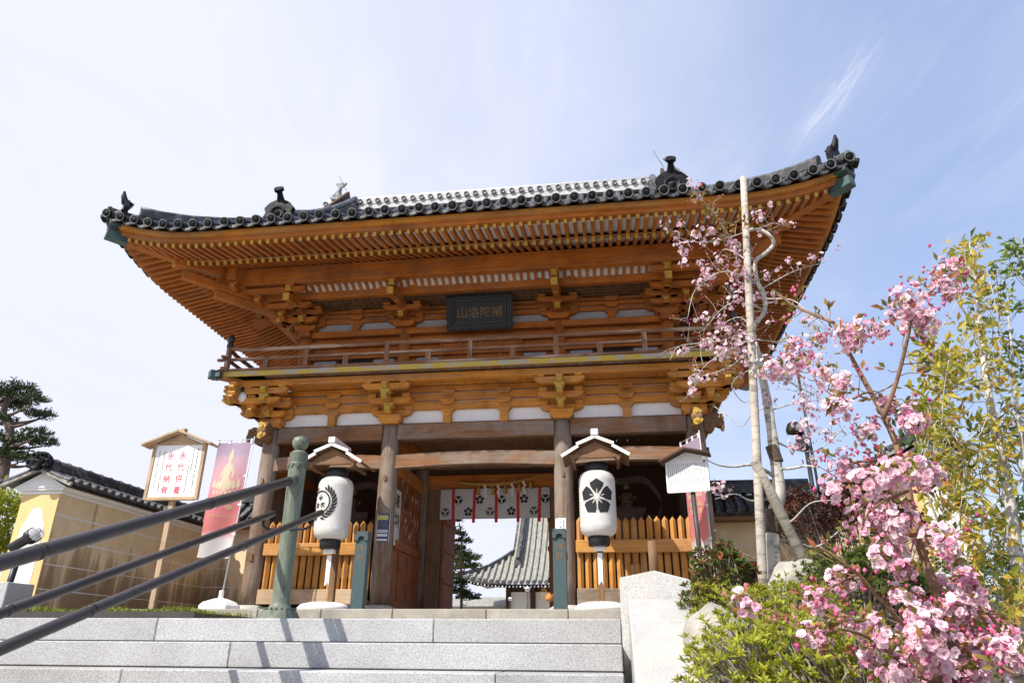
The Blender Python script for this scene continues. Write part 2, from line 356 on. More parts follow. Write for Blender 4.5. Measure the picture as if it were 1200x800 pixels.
    def lathe(s, prof, seg=20, M=None, mi=0, sm=True, mfun=None):
        """revolve (r,z) about z; M places it"""
        M = M or Matrix.Identity(4); b = len(s.v); n = len(prof); o1 = rng.random()*50; run = 0
        for (r, z) in prof:
            for k in range(seg): a = 2*pi*k/seg; s.v.append(M @ V((r*cos(a), r*sin(a), z)))
        R = max(p[0] for p in prof)
        for i in range(n-1):
            l = sqrt((prof[i+1][0]-prof[i][0])**2+(prof[i+1][1]-prof[i][1])**2)
            for k in range(seg):
                k2 = (k+1) % seg; c = 2*pi*R/seg
                s.face((b+i*seg+k, b+i*seg+k2, b+(i+1)*seg+k2, b+(i+1)*seg+k), [(o1+run, k*c), (o1+run, k*c+c), (o1+run+l, k*c+c), (o1+run+l, k*c)], mfun(i) if mfun else mi, sm)
            run += l
        if prof[0][0] > 1e-4: s.face(tuple(b+k for k in range(seg))[::-1], [(cos(6.28*k/seg)*prof[0][0], sin(6.28*k/seg)*prof[0][0]) for k in range(seg)], mi)
        if prof[-1][0] > 1e-4: s.face(tuple(b+(n-1)*seg+k for k in range(seg)), [(cos(6.28*k/seg)*prof[-1][0], sin(6.28*k/seg)*prof[-1][0]) for k in range(seg)], mfun(n-2) if mfun else mi)
    def grid(s, fn, nu, nv, mi=0, sm=True, uvf=None):
        b = len(s.v)
        for i in range(nu+1):
            for j in range(nv+1): s.v.append(V(fn(i/nu, j/nv)))
        uvf = uvf or (lambda u, v: (u, v))
        for i in range(nu):
            for j in range(nv):
                q = [(i, j), (i+1, j), (i+1, j+1), (i, j+1)]
                s.face(tuple(b+a*(nv+1)+c for a, c in q), [uvf(a/nu, c/nv) for a, c in q], mi, sm)
    def leaf(s, p, d, nrm, l, w, mi=0, fold=.15):
        sd = d.cross(nrm)
        if sd.length < 1e-3: sd = V((1, 0, 0))
        sd.normalize(); up = sd.cross(d); b = len(s.v); r = rng.random()
        s.v += [p, p+d*(l*.5)+sd*(w/2)+up*(fold*w), p+d*l, p+d*(l*.5)-sd*(w/2)+up*(fold*w)]
        s.face((b, b+1, b+2, b+3), [(r, 0), (r, .5), (r, 1), (r, .5)], mi)
    def flower(s, p, nrm, r, petals=6, rings=2):
        nrm = nrm.normalized(); x = nrm.orthogonal().normalized(); y = nrm.cross(x); base = rng.random(); ph = rng.random()*6
        for ring in range(rings):
            rr = r*(1-.32*ring); lift = .25+.45*ring
            for k in range(petals):
                a = ph+2*pi*(k+.5*ring)/petals+rng.uniform(-.15, .15); d = x*cos(a)+y*sin(a); t = -x*sin(a)+y*cos(a)
                b = len(s.v); q = min(1, max(0, base*.75+rng.random()*.25)); rad = rr*rng.uniform(.85, 1.1); w = rad*.5
                up = nrm*(rad*lift)
                s.v += [p, p+d*(rad*.55)+t*w+up*.55, p+d*(rad*.98)+t*(w*.45)+up*(1.0+rng.uniform(-.3, .3)), p+d*(rad*.98)-t*(w*.45)+up*(1.0+rng.uniform(-.3, .3)), p+d*(rad*.55)-t*w+up*.55]
                s.face((b, b+1, b+2, b+3, b+4), [(q, .1), (q, .6), (q, 1), (q, 1), (q, .6)])
    def blob(s, p, r, mi=0, d=None):
        """small bud"""
        b = len(s.v); q = rng.random()
        d = d or V((0, 0, -1)); x = d.orthogonal().normalized(); y = d.cross(x)
        s.v += [p-d*r*1.1]+[p+(x*cos(a)+y*sin(a))*r for a in (0, pi/2, pi, 3*pi/2)]+[p+d*r*1.5]
        for k in range(4):
            k2 = (k+1) % 4
            s.face((b, b+1+k2, b+1+k), [(q, 0), (q, .5), (q, .5)], mi, True); s.face((b+5, b+1+k, b+1+k2), [(q, 1), (q, .5), (q, .5)], mi, True)
    def build(s, name, mats, parent=None, bevel=0, loc=None):
        me = bpy.data.meshes.new(name); me.from_pydata([tuple(v) for v in s.v], [], s.f)
        uvl = me.uv_layers.new(name='UVMap'); uvl.data.foreach_set('uv', [c for f in s.uv for p in f for c in p])
        if isinstance(mats, str): mats = [mats]
        for m in mats: me.materials.append(MATS[m])
        me.polygons.foreach_set('material_index', s.mi); me.polygons.foreach_set('use_smooth', s.sm); me.update()
        o = bpy.data.objects.new(name, me); COL.objects.link(o)
        if parent: o.parent = parent
        if loc: o.location = loc
        if bevel:
            md = o.modifiers.new('bevel', 'BEVEL'); md.width = bevel; md.segments = 1; md.limit_method = 'ANGLE'; md.angle_limit = radians(40); md.use_clamp_overlap = True
        return o
def tag(o, label=None, cat=None, group=None, kind=None):
    if label: o['label'] = label
    if cat: o['category'] = cat
    if group: o['group'] = group
    if kind: o['kind'] = kind
    return o
def thing(name, label, cat, loc=(0, 0, 0), rz=0, group=None):
    o = bpy.data.objects.new(name, None); COL.objects.link(o); o.location = loc; o.rotation_euler = (0, 0, rz); o.empty_display_size = .2
    return tag(o, label, cat, group)
def copy_tree(o, parent=None):
    c = o.copy(); COL.objects.link(c); c.parent = parent
    for ch in list(o.children): copy_tree(ch, c)
    return c
def text_mesh(body, size=1.0, vertical=False, spacing=1.0, weight=0.0):
    """flat glyph triangles centred on the origin, as (verts2d, faces)"""
    cu = bpy.data.curves.new('glyphs', 'FONT'); cu.body = '\n'.join(body) if vertical else body
    cu.size = size; cu.align_x = 'CENTER'; cu.align_y = 'CENTER'; cu.resolution_u = 2; cu.offset = weight
    if vertical: cu.space_line = spacing
    else: cu.space_character = spacing
    o = bpy.data.objects.new('glyphs', cu); COL.objects.link(o); bpy.context.view_layer.update()
    me = o.evaluated_get(bpy.context.evaluated_depsgraph_get()).to_mesh()
    vs = [(v.co.x, v.co.y) for v in me.vertices]; fs = [tuple(p.vertices) for p in me.polygons]
    bpy.data.objects.remove(o); bpy.data.curves.remove(cu)
    x0, x1 = min(v[0] for v in vs), max(v[0] for v in vs); y0, y1 = min(v[1] for v in vs), max(v[1] for v in vs)
    return [(a-(x0+x1)/2, b-(y0+y1)/2) for a, b in vs], fs
def add_decal(mb, vs, fs, fn, mi=0):
    b = len(mb.v)
    for (x, y) in vs: mb.v.append(V(fn(x, y)))
    for f in fs: mb.face(tuple(b+i for i in f), [vs[i] for i in f], mi)
def poly_decal(mb, prof, fn, mi=0, cuts=2):
    """fill the outline, split it finely and lay it on a surface through fn(x,y)"""
    bm = bmesh.new(); vv = [bm.verts.new((p[0], p[1], 0)) for p in prof]
    for t in tessellate_polygon([[V((p[0], p[1], 0)) for p in prof]]):
        try: bm.faces.new([vv[i] for i in t])
        except ValueError: pass
    if cuts: bmesh.ops.subdivide_edges(bm, edges=bm.edges[:], cuts=cuts, use_grid_fill=True)
    bm.verts.index_update(); b = len(mb.v)
    ar = 0
    for f in bm.faces: f.normal_update()
    for v in bm.verts: mb.v.append(V(fn(v.co.x, v.co.y)))
    for f in bm.faces:
        q = [v.index for v in f.verts]
        if f.normal.z < 0: q = q[::-1]
        mb.face(tuple(b+i for i in q), [(0, 0)]*len(q), mi)
    bm.free()
def dashes(mb, x0, x1, y0, y1, fn, pitch, mi=0, fill=.75, stroke=None):
    """a column of tiny illegible glyph strokes"""
    y = y1
    while y-pitch > y0:
        w = x1-x0
        for k in range(3):
            a, c = x0+w*rng.uniform(0, .4), x0+w*rng.uniform(.6, 1); yy = y-pitch*(.15+.25*k)
            h = pitch*.09
            add_decal(mb, [(a, yy-h), (c, yy-h), (c, yy+h), (a, yy+h)], [(0, 1, 2, 3)], fn, mi)
        a = x0+w*rng.uniform(.3, .6); h = w*.07
        add_decal(mb, [(a-h, y-pitch*.75), (a+h, y-pitch*.75), (a+h, y-pitch*.1), (a-h, y-pitch*.1)], [(0, 1, 2, 3)], fn, mi)
        y -= pitch if rng.random() < fill else pitch*1.6
X_, Y_, Z_ = V((1, 0, 0)), V((0, 1, 0)), V((0, 0, 1))
def rand_dir():
    z = rng.uniform(-1, 1); a = rng.uniform(0, 2*pi); r = sqrt(1-z*z); return V((r*cos(a), r*sin(a), z))
def circle(cx, cy, r, n=20): return [(cx+r*cos(2*pi*k/n), cy+r*sin(2*pi*k/n)) for k in range(n)]
def petal5(cx, cy, r, ang, w=.62):
    """one pointed petal of a five-petal bellflower crest, its base near the centre"""
    pts = [(.10, 0), (.28, .16*w/.62), (.52, .44*w/.62), (.80, .40*w/.62), (.93, .16*w/.62), (1.06, 0), (.93, -.16*w/.62), (.80, -.40*w/.62), (.52, -.44*w/.62), (.28, -.16*w/.62)]
    return [(cx+r*(a*cos(ang)-b*sin(ang)), cy+r*(a*sin(ang)+b*cos(ang))) for a, b in pts]
# ------------------------------------------------------------------ ground, stairs, terrace
def struct(o): return tag(o, kind='structure')
m = MB(); m.box(-400, 400, -300, 500, -2.6, -2.09); struct(m.build('ground', 'gravel_ground'))
m = MB(); m.box(-60, 60, -1.55, 120, -2.3, -.11); struct(m.build('terrace', 'granite_edging'))
m = MB(); m.box(-12, 2.74, -7.9, -1.9, -2.2, -.50); struct(m.build('landing', 'granite_base'))
RIS, TRD, Y1, ZL = .18, .40, -8.23, -.466
m = MB(); back = MB()
joints = [[-9.2, -6.3, -3.55, -1.06, 1.28, 2.735], [-9.2, -5.2, -2.6, -.18, 2.735], [-9.2, -7, -4.2, -.75, 1.9, 2.735]]
for k in range(9):
    y0 = Y1-k*TRD; zt = ZL-k*RIS; js = joints[k % 3]
    for a, b in zip(js[:-1], js[1:]):
        m.box(a+.0022, b-.0022, y0, y0+TRD+(.0 if k else .35)-.004, zt-RIS+.004, zt, rng.choice((0, 0, 1, 2)))
    back.box(-9.2, 2.73, y0+.02, y0+TRD+.3, zt-RIS-.05, zt-.012)
struct(m.build('stone_steps', ['granite_step', 'granite_step_warm', 'granite_step_dark'], bevel=.008)); struct(back.build('steps_core', 'soil'))
# edging in front of the gate: two courses of old stone
m = MB(); xs = [-6.0, -4.62, -3.3, -2.18, -.95, .62, 1.95, 3.05, 4.4, 5.9]
for a, b in zip(xs[:-1], xs[1:]): m.box(a+.004, b-.004, -1.9, -1.45, -.265, -.098+rng.uniform(-.006, .006))
for a, b in zip([x-.5 for x in xs[:-1]], [x-.5 for x in xs[1:]]): m.box(a+.004, b-.004, -1.93, -1.5, -.52, -.275)
struct(m.build('stone_edging', 'granite_edging', bevel=.015))
m = MB(); m.box(-4.9, 4.9, -.55, 6.1, -.2, -.03); struct(m.build('gate_floor', 'granite_edging', bevel=.01))
# garden bed right of the stairs, rising towards the gate
m = MB()
def bedf(u, v):
    x = 3.2+u*12; y = -13+v*11.4; z = -1.25+1.05*min(1, max(0, (y+12)/7.0))+.12*sin(x*2.1+y)*.5+.05*sin(y*3.7+x*4)
    return (x, y, z)
m.grid(bedf, 30, 30); struct(m.build('garden_bed', 'soil'))
# grass bed left of the landing with a dark kerb
m = MB(); m.box(-9, -2.62, -5.0, -2.6, -.6, -.285); struct(m.build('grass_bed', 'soil'))
m = MB(); m.box(-9, -2.6, -5.06, -5.0, -.6, -.275); struct(m.build('kerb', 'iron_dark'))
m = MB()
for i in range(6500):
    x = rng.uniform(-8.6, -2.66); y = -4.98+1.7*rng.random()**1.6; h = rng.uniform(.05, .125)*(.55+.5*sin(x*3.1+y)**2)
    m.leaf(V((x, y, -.287)), V((rng.uniform(-.6, .6), rng.uniform(-.6, .6), 1)).normalized(), rand_dir(), h, .012, 0, 0)
tag(m.build('grass', 'grass_blade'), kind='stuff')

# stone cheek wall that ends the stairs on the right
cw = thing('stone_cheek_wall', 'pale granite end block with peaked top and sloping coping right of the stairs', 'stone wall', (3.0, -8.3, 0))
m = MB(); m.prism([(-.262, -2.09), (.275, -2.09), (.275, -.195), (0, -.125), (-.262, -.175)], (0, .12, 0), X_, Z_, Y_, .34); m.build('end_block', 'granite_wall', cw, .008)
m = MB(); m.prism([(-.052, -.33), (-.25, -.36), (-4.0, -2.0), (-4.0, -2.09), (-.052, -2.09)], (.02, 0, 0), Y_, Z_, X_, .46); m.build('sloping_coping', 'granite_coping', cw, .012)
# ------------------------------------------------------------------ the two-storey gate
gate = thing('temple_gate', 'large two-storey wooden temple gate with grey tiled roof at the top of the stairs', 'temple gate')
XC, YC = (-4.43, -1.8, 1.8, 4.43), (0, 2.75, 5.5)
LOW = [(V((0, 0, 0)), X_, -Y_, 4.43), (V((4.43, 2.75, 0)), Y_, X_, 2.75), (V((0, 5.5, 0)), -X_, Y_, 4.43), (V((-4.43, 2.75, 0)), -Y_, -X_, 2.75)]
UPP = [(V((0, .35, 0)), X_, -Y_, 4.08), (V((4.08, 2.75, 0)), Y_, X_, 2.4), (V((0, 5.15, 0)), -X_, Y_, 4.08), (V((-4.08, 2.75, 0)), -Y_, -X_, 2.4)]
def fr(S, u, v, z): return S[0]+S[1]*u+S[2]*v+Z_*z
def sbox(mb, S, u0, u1, v0, v1, z0, z1, mi=0, mis=None):
    mb.obox(fr(S, (u0+u1)/2, (v0+v1)/2, (z0+z1)/2), S[1], S[2], Z_, abs(u1-u0)/2, abs(v1-v0)/2, abs(z1-z0)/2, mi, mis)
# columns
for j, y in enumerate(YC):
    for i, x in enumerate(XC):
        c = MB(); c.lathe([(.172, .06), (.190, .5), (.192, 2.0), (.186, 3.0), (.172, 3.60)], 24, Matrix.Translation((x, y, 0)))
        co = c.build('column', 'wood_column', gate)
        b = MB(); b.lathe([(.33, -.1), (.33, .0), (.26, .035), (.20, .058)], 20, Matrix.Translation((x, y, 0))); b.build('base_stone', 'granite_base', co)
        if j == 0:   # worn mortise plugs
            k = MB(); k.box(x-.03, x+.03, y-.215, y-.17, .88, 1.02); k.box(x-.025, x+.025, y-.215, y-.17, 2.42, 2.52); k.build('mortise_plug', 'wood_brown', co)
# tie beams
def spans(cs, r=.16): return [(a+r, b-r) for a, b in zip(cs[:-1], cs[1:])]
for y in YC:
    for a, b in spans(XC):
        m = MB(); m.box(a, b, y-.125, y+.125, 3.285, 3.61); m.build('tie_beam', 'wood_weathered', gate, .015)
        m = MB(); n = 12; prof = []
        for k in range(n+1): t = k/n; prof.append((a+(b-a)*t, 2.965+.045*sin(pi*t)))
        for k in range(n, -1, -1): t = k/n; prof.append((a+(b-a)*t, 2.69+.06*sin(pi*t)))
        if y != 2.75:
            m.prism(prof, (0, y, 0), X_, Z_, Y_, .20); m.build('arched_beam', 'wood_weathered', gate, .012)
for x in XC:
    for a, b in spans(YC):
        m = MB(); m.box(x-.12, x+.12, a, b, 3.285, 3.605); m.build('tie_beam', 'wood_orange', gate, .015)
        m = MB(); m.box(x-.09, x+.09, a, b, 2.70, 2.96); m.build('lower_beam', 'wood_orange_lit' if x == -1.8 else 'wood_orange', gate, .012)
# carved beam noses at the four corners
def nose(P, D, S_):
    """cloud-shaped carved end: P root, D outward, S_ thickness axis"""
    prof = [(0, -.16), (.10, -.19), (.20, -.15), (.24, -.05), (.34, -.10), (.42, -.02), (.38, .09), (.29, .10), (.34, .16), (.28, .22), (.16, .20), (.08, .16), (0, .17)]
    m = MB(); m.prism(prof, P, D, Z_, S_, .19); o = m.build('carved_nose', 'wood_brown', gate, .02)
    m = MB()
    for cx, cz, r in ((.30, .0, .075), (.20, .10, .06), (.14, -.08, .06)):
        pts = [P+D*(cx+r*(1-t*.09)*cos(t*.75))+Z_*(cz+r*(1-t*.09)*sin(t*.75))+S_*.098 for t in range(10)]
        m.tube(pts, .012, 5); m.tube([p-S_*.196 for p in pts], .012, 5)
    m.build('scroll_carving', 'gold_dull', o)
    m = MB()
    for cz, r in ((.10, .085), (-.07, .095)):
        m.prism([(r*(1+.18*cos(3*q))*cos(q), cz+r*(1+.18*cos(3*q))*sin(q)) for q in [2*pi*k/18 for k in range(18)]], P+D*.37, S_, Z_, D, .05)
        m.prism([(r*.5*cos(q), cz+r*.5*sin(q)) for q in [2*pi*k/10 for k in range(10)]], P+D*.40, S_, Z_, D, .03)
    m.build('cloud_boss', 'paint_yellow', o, .012)
for sx in (-1, 1):
    for y, dy in ((0, -1), (5.5, 1)):
        nose(V((sx*4.59, y, 3.45)), V((sx, 0, 0)), Y_)
        nose(V((sx*4.43, y+dy*.16, 3.45)), V((0, dy, 0)), X_)
# wall zone between tie beam and balcony
m = MB()
for S in LOW: sbox(m, S, -S[3]+.0, S[3]-.0, -.06, -.02, 3.60, 3.95)
m.build('white_panel', 'plaster_white', gate)
for lv, (z0, z1, pr) in enumerate(((3.93, 4.10, .07), (4.135, 4.295, .075), (4.33, 4.45, .08))):
    m = MB()
    for S in LOW: sbox(m, S, -S[3]-(.5 if S[3] > 4 else .4), S[3]+(.5 if S[3] > 4 else .4), -.1, pr, z0, z1)
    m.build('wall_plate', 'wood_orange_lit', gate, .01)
m = MB()
for S in LOW: sbox(m, S, -S[3], S[3], -.05, .0, 3.95, 4.45)
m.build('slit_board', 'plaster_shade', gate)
def strut(S, u, z0, z1, h2, mat):
    m = MB(); w = .085
    m.prism([(-w, z0), (w, z0), (w, z1-.1), (w+.07, z1-.02), (w+.07, z1), (-w-.07, z1), (-w-.07, z1-.02), (-w, z1-.1)], fr(S, u, .035, 0), S[1], Z_, S[2], .13)
    for a in h2: m.prism([(-.10, a), (.10, a), (.15, a+.07), (.15, a+.12), (-.15, a+.12), (-.15, a+.07)], fr(S, u, .075, 0), S[1], Z_, S[2], .13)
    m.build('strut', mat, gate, .006)
for S in LOW:
    us = (-3.115, -.6, .6, 3.115) if S[3] > 4 else (-1.375, 1.375)
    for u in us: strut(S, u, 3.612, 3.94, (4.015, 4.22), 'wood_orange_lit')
# bracket sets -------------------------------------------------------------
def hij(h, l, e=.3):   # bracket arm outline: straight top, rounded lower ends
    return [(-l, h), (-l, h*.62), (-l+.03, h*.38), (-l+.08, h*.15), (-l+.15, 0), (l-.15, 0), (l-.08, h*.15), (l-.03, h*.38), (l, h*.62), (l, h)]
def blk(mb, O, U, Vv, w, z, h, mi=0):  # bearing block, tapered below
    mb.prism([(-w*.68, z), (w*.68, z), (w, z+h*.45), (w, z+h), (-w, z+h), (-w, z+h*.45)], O, U, Z_, Vv, w*1.9, mi)
def outarm(mb, O, D, Sd, r0, r1, z, h, w, ymi=1):
    """arm running out along D with a shaped nose and a painted end"""
    prof = [(r0, z), (r1-.10, z), (r1-.03, z+h*.25), (r1, z+h*.5), (r1, z+h), (r0, z+h)]
    mb.prism(prof, O, D, Z_, Sd, w); c = O+D*(r1+.004)+Z_*(z+h*.72); mb.obox(O+D*(r1+.004)+Z_*(z+h*.74), D, Sd, Z_, .004, w*.5, h*.26, ymi)
    mb.obox(O+D*(r1-.03)+Z_*(z+h*.28), (D*.6-Z_*.8).normalized(), Sd, (D*.8+Z_*.6).normalized(), .02, w*.505, h*.30, ymi)
def bracket(S, u, z0, dh, n, step, ah, bh, L0, mat, top=True, odar=False):
    m = MB(); U, D = S[1], S[2]; O = fr(S, u, 0, 0); w = .12
    blk(m, O+D*.02, U, D, .24, z0, dh)
    z = z0+dh
    for k in range(n):
        r = (k+1)*step
        outarm(m, O, D, U, -.2, r+.13, z, ah, w)
        m.prism(hij(ah, L0+(.06*k)), O+D*.06+Z_*z, U, Z_, D, w)                       # arm in the wall plane
        for q in (-1, 0, 1): blk(m, O+U*(q*(L0-.08))+D*.06, U, D, .085, z+ah, bh)
        if k >= 1: m.prism(hij(ah, L0+.02), O+D*(k*step)+Z_*z, U, Z_, D, w)           # arm on the step
        if k >= 1:
            for q in (-1, 1): blk(m, O+U*(q*(L0-.08))+D*(k*step), U, D, .085, z+ah, bh)
        blk(m, O+D*r, U, D, .10, z+ah, bh, 1 if n == 2 else 0)
        z += ah+bh
    if top:
        m.prism(hij(ah, L0+.06), O+D*(n*step)+Z_*z, U, Z_, D, w)
        for q in (-1, 0, 1): blk(m, O+U*(q*(L0-.06))+D*(n*step), U, D, .085, z+ah-.0, bh*.9)
        outarm(m, O, D, U, 0, n*step+.16, z, ah, w*.98)
    if odar:   # slanted tail rafter with a painted square end
        a = O+D*.1+Z_*(z0+dh+.42); b = O+D*(n*step+.16)+Z_*(z0+dh+.20); m.bar(a, b, .15, .17); d = (b-a).normalized()
        s_ = d.cross(U); m.obox(b+d*.004, d, U, s_, .004, .07, .08, 1)
    return m.build('bracket_set', [mat, 'paint_yellow'], gate, .006)
def cornerset(c, dx, dy, z0, dh, n, step, ah, bh, mat, top=True):
    """arms at 45 degrees and crossing lateral arms of a corner bracket"""
    D = V((dx, dy, 0)).normalized(); Sd = V((-D.y, D.x, 0)); m = MB(); z = z0+dh; O = V((c[0], c[1], 0)); q = sqrt(2)
    for k in range(n+(1 if top else 0)):
        r = min(k+1, n)*step*q
        outarm(m, O, D, Sd, 0, r+.20, z, ah*1.05, .15)
        blk(m, O+D*r, Sd, D, .12, z+ah, bh)
        for Ax, Bx in ((V((dx, 0, 0)), V((0, dy, 0))), (V((0, dy, 0)), V((dx, 0, 0)))):
            for j in range(1, min(k+1, n)+1):
                O2 = O+Bx*(j*step); L = j*step+.33
                prof = [(-.35, ah), (-.35, ah*.6), (-.27, ah*.15), (-.2, 0), (L-.15, 0), (L-.05, ah*.3), (L, ah*.6), (L, ah)]
                m.prism(prof, O2+Z_*z, Ax, Z_, Bx, .115); m.obox(O2+Ax*(L+.004)+Z_*(z+ah*.8), Ax, Bx, Z_, .004, .05, ah*.2, 1)
                blk(m, O2+Ax*(L-.1), Ax, Bx, .085, z+ah, bh)
        z += ah+bh
    return m.build('corner_bracket_set', [mat, 'paint_yellow'], gate, .006)
for S in LOW:
    us = XC if S[3] > 4 else (-2.75, 0, 2.75)
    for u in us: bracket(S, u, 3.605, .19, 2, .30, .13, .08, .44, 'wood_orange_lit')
for sx in (-1, 1):
    for y, dy in ((0, -1), (5.5, 1)): cornerset((sx*4.43, y), sx, dy, 3.605, .19, 2, .30, .13, .08, 'wood_orange_lit')
# balcony ------------------------------------------------------------------
BO = .9
m = MB()
for S in LOW: sbox(m, S, -S[3]-.72, S[3]+.72, .53, .68, 4.385, 4.525)
m.build('balcony_purlin', 'wood_orange_lit', gate, .01)
m = MB()
for S in LOW:
    L = S[3]+.52; n = int(2*L/.235)
    for k in range(n):
        a = -L+2*L*k/n; sbox(m, S, a+.004, a+2*L/n-.004, .085, .525, 4.452, 4.475+.004*(k % 2))
m.build('soffit_planks', 'wood_orange_lit', gate)
m = MB()
for S in LOW:
    L = S[3]+BO-.02; n = int(2*L/.24)
    for k in range(n): a = -L+2*L*k/n; sbox(m, S, a+.003, a+2*L/n-.003, .0, BO-.02, 4.56, 4.62)
bal = m.build('balcony_floor', 'wood_weathered', gate)
m = MB()
for i, S in enumerate(LOW):
    e = BO+(.0 if i % 2 else .02)
    sbox(m, S, -S[3]-e, S[3]+e, BO-.03, BO+.012, 4.535, 4.645)
m.build('edge_board', 'paint_edge', bal, .006)
for sx in (-1, 1):
    for cy, dy in ((0, -1), (5.5, 1)):
        m = MB(); P = V((sx*5.33, cy+dy*.9, 4.55))
        D = V((sx, dy, 0)).normalized()
        m.bar(P-D*.5, P+D*.16, .14, .15); o = m.build('corner_beam', 'wood_orange_lit', gate, .01)
        m = MB(); m.bar(P+D*.02, P+D*.24, .17, .18); m.bar(P+V((sx*.0, 0, 0)), P+V((sx*.22, 0, 0)), .13, .13); m.bar(P, P+V((0, dy*.16, 0)), .13, .13); m.build('end_cap', 'verdigris', o, .012)
rail = MB(); mid = MB(); low = MB()
for S in LOW:
    L = S[3]+BO-.05; e = .22
    def cv(t): return .05*max(0, (abs(t)-.9)/.1)**2
    rail.tube([fr(S, L*t, BO-.06, 5.155+cv(t)) for t in [-1+2*k/24 for k in range(25)]], .046, 8)
    sbox(mid, S, -L-e, L+e, BO-.095, BO-.025, 4.915, 4.97)
    sbox(low, S, -L-e*.8, L+e*.8, BO-.10, BO-.02, 4.66, 4.725)
rail.build('top_rail', 'wood_rail', bal); mid.build('middle_rail', 'wood_rail', bal, .006); low.build('ground_rail', 'wood_rail', bal, .006)
for si, S in enumerate(LOW):
    L = S[3]+BO-.06; n = 6 if S[3] > 4 else 4
    for k in range(1, 2*n):
        u = -L+2*L*k/(2*n); m = MB()
        if k % 2 == 0: sbox(m, S, u-.05, u+.05, BO-.10, BO-.02, 4.72, 5.13); 
        else: sbox(m, S, u-.055, u+.055, BO-.10, BO-.02, 4.72, 4.928)
        m.build('baluster', 'wood_rail', bal, .006)
    m = MB(); P = fr(S, -L, BO-.06, 0); m.lathe([(.062, 4.60), (.062, 5.24)], 12, Matrix.Translation(P)); o = m.build('corner_post', 'wood_rail', gate)
    m = MB(); m.lathe([(.07, 5.22), (.072, 5.30), (.055, 5.33), (.048, 5.35), (.075, 5.40), (.078, 5.45), (.05, 5.50), (.012, 5.54), (0, 5.55)], 14, Matrix.Translation(P)); m.build('finial', 'black_metal', o)
# upper storey -------------------------------------------------------------
m = MB()
for S in UPP: sbox(m, S, -S[3], S[3], -.07, -.03, 4.62, 6.55)
m.build('upper_wall', 'wood_orange', gate)
for S in UPP:
    for u in ((-4.08, -1.75, 1.75) if S[3] > 4 else (-2.4,)):
        m = MB(); P = fr(S, u, 0, 0); m.lathe([(.145, 4.64), (.145, 5.99)], 18, Matrix.Translation(P)); m.build('upper_column', 'wood_orange', gate)
m = MB(); m2 = MB(); m3 = MB()
for S in UPP:
    e = .28 if S[3] > 4 else .26
    sbox(m, S, -S[3]-e, S[3]+e, -.13, .13, 5.835, 5.985); sbox(m2, S, -S[3]-.14, S[3]+.14, -.09, .10, 5.60, 5.74); sbox(m2, S, -S[3], S[3], -.09, .09, 5.30, 5.42); sbox(m2, S, -S[3], S[3], -.09, .12, 4.65, 4.78)
    sbox(m3, S, -S[3], S[3], -.05, .0, 5.985, 6.21)
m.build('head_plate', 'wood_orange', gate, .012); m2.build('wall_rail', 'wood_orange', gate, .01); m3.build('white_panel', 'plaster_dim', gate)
for S in UPP[:1]+UPP[2:3]:
    for u0, u1 in ((-3.85, -3.35), (-2.45, -1.98), (1.98, 2.45), (3.35, 3.85), (-1.45, -.95), (.95, 1.45)):
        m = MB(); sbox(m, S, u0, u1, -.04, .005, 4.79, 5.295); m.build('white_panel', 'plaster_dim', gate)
    for u0, u1 in ((-3.3, -2.5), (2.5, 3.3)):
        m = MB(); sbox(m, S, u0, u1, -.04, -.015, 4.79, 5.295); k = int((u1-u0)/.07)
        for i in range(k): a = u0+(u1-u0)*(i+.5)/k; sbox(m, S, a-.018, a+.018, -.015, .02, 4.79, 5.295)
        m.build('slatted_window', 'black', gate)
    m = MB(); sbox(m, S, -.9, .9, -.05, .02, 4.78, 5.60)
    for u in (-.9, -.45, 0, .45, .9): sbox(m, S, u-.03, u+.03, .02, .045, 4.78, 5.60)
    m.build('upper_door', 'wood_orange', gate)
for z0, z1, pr in ((6.20, 6.30, .07), (6.335, 6.425, .075), (6.455, 6.53, .08)):
    m = MB()
    for S in UPP: sbox(m, S, -S[3]-.5, S[3]+.5, -.1, pr, z0, z1)
    m.build('wall_plate', 'wood_orange', gate, .008)
m = MB()
for S in UPP: sbox(m, S, -S[3], S[3], -.06, .0, 6.2, 6.6)
m.build('slit_board', 'plaster_shade', gate)
for S in UPP:
    us = (-2.92, -.58, .58, 2.92) if S[3] > 4 else (-1.2, 1.2)
    for u in us: strut(S, u, 5.987, 6.20, (6.25, 6.40), 'wood_orange')
    for u in ((-4.08, -1.75, 1.75, 4.08) if S[3] > 4 else (-2.4, 0, 2.4)): bracket(S, u, 5.985, .13, 3, .40, .115, .07, .42, 'wood_orange', False, True)
for sx in (-1, 1):
    for y, dy in ((.35, -1), (5.15, 1)): cornerset((sx*4.08, y), sx, dy, 5.985, .13, 3, .40, .115, .07, 'wood_orange', False)
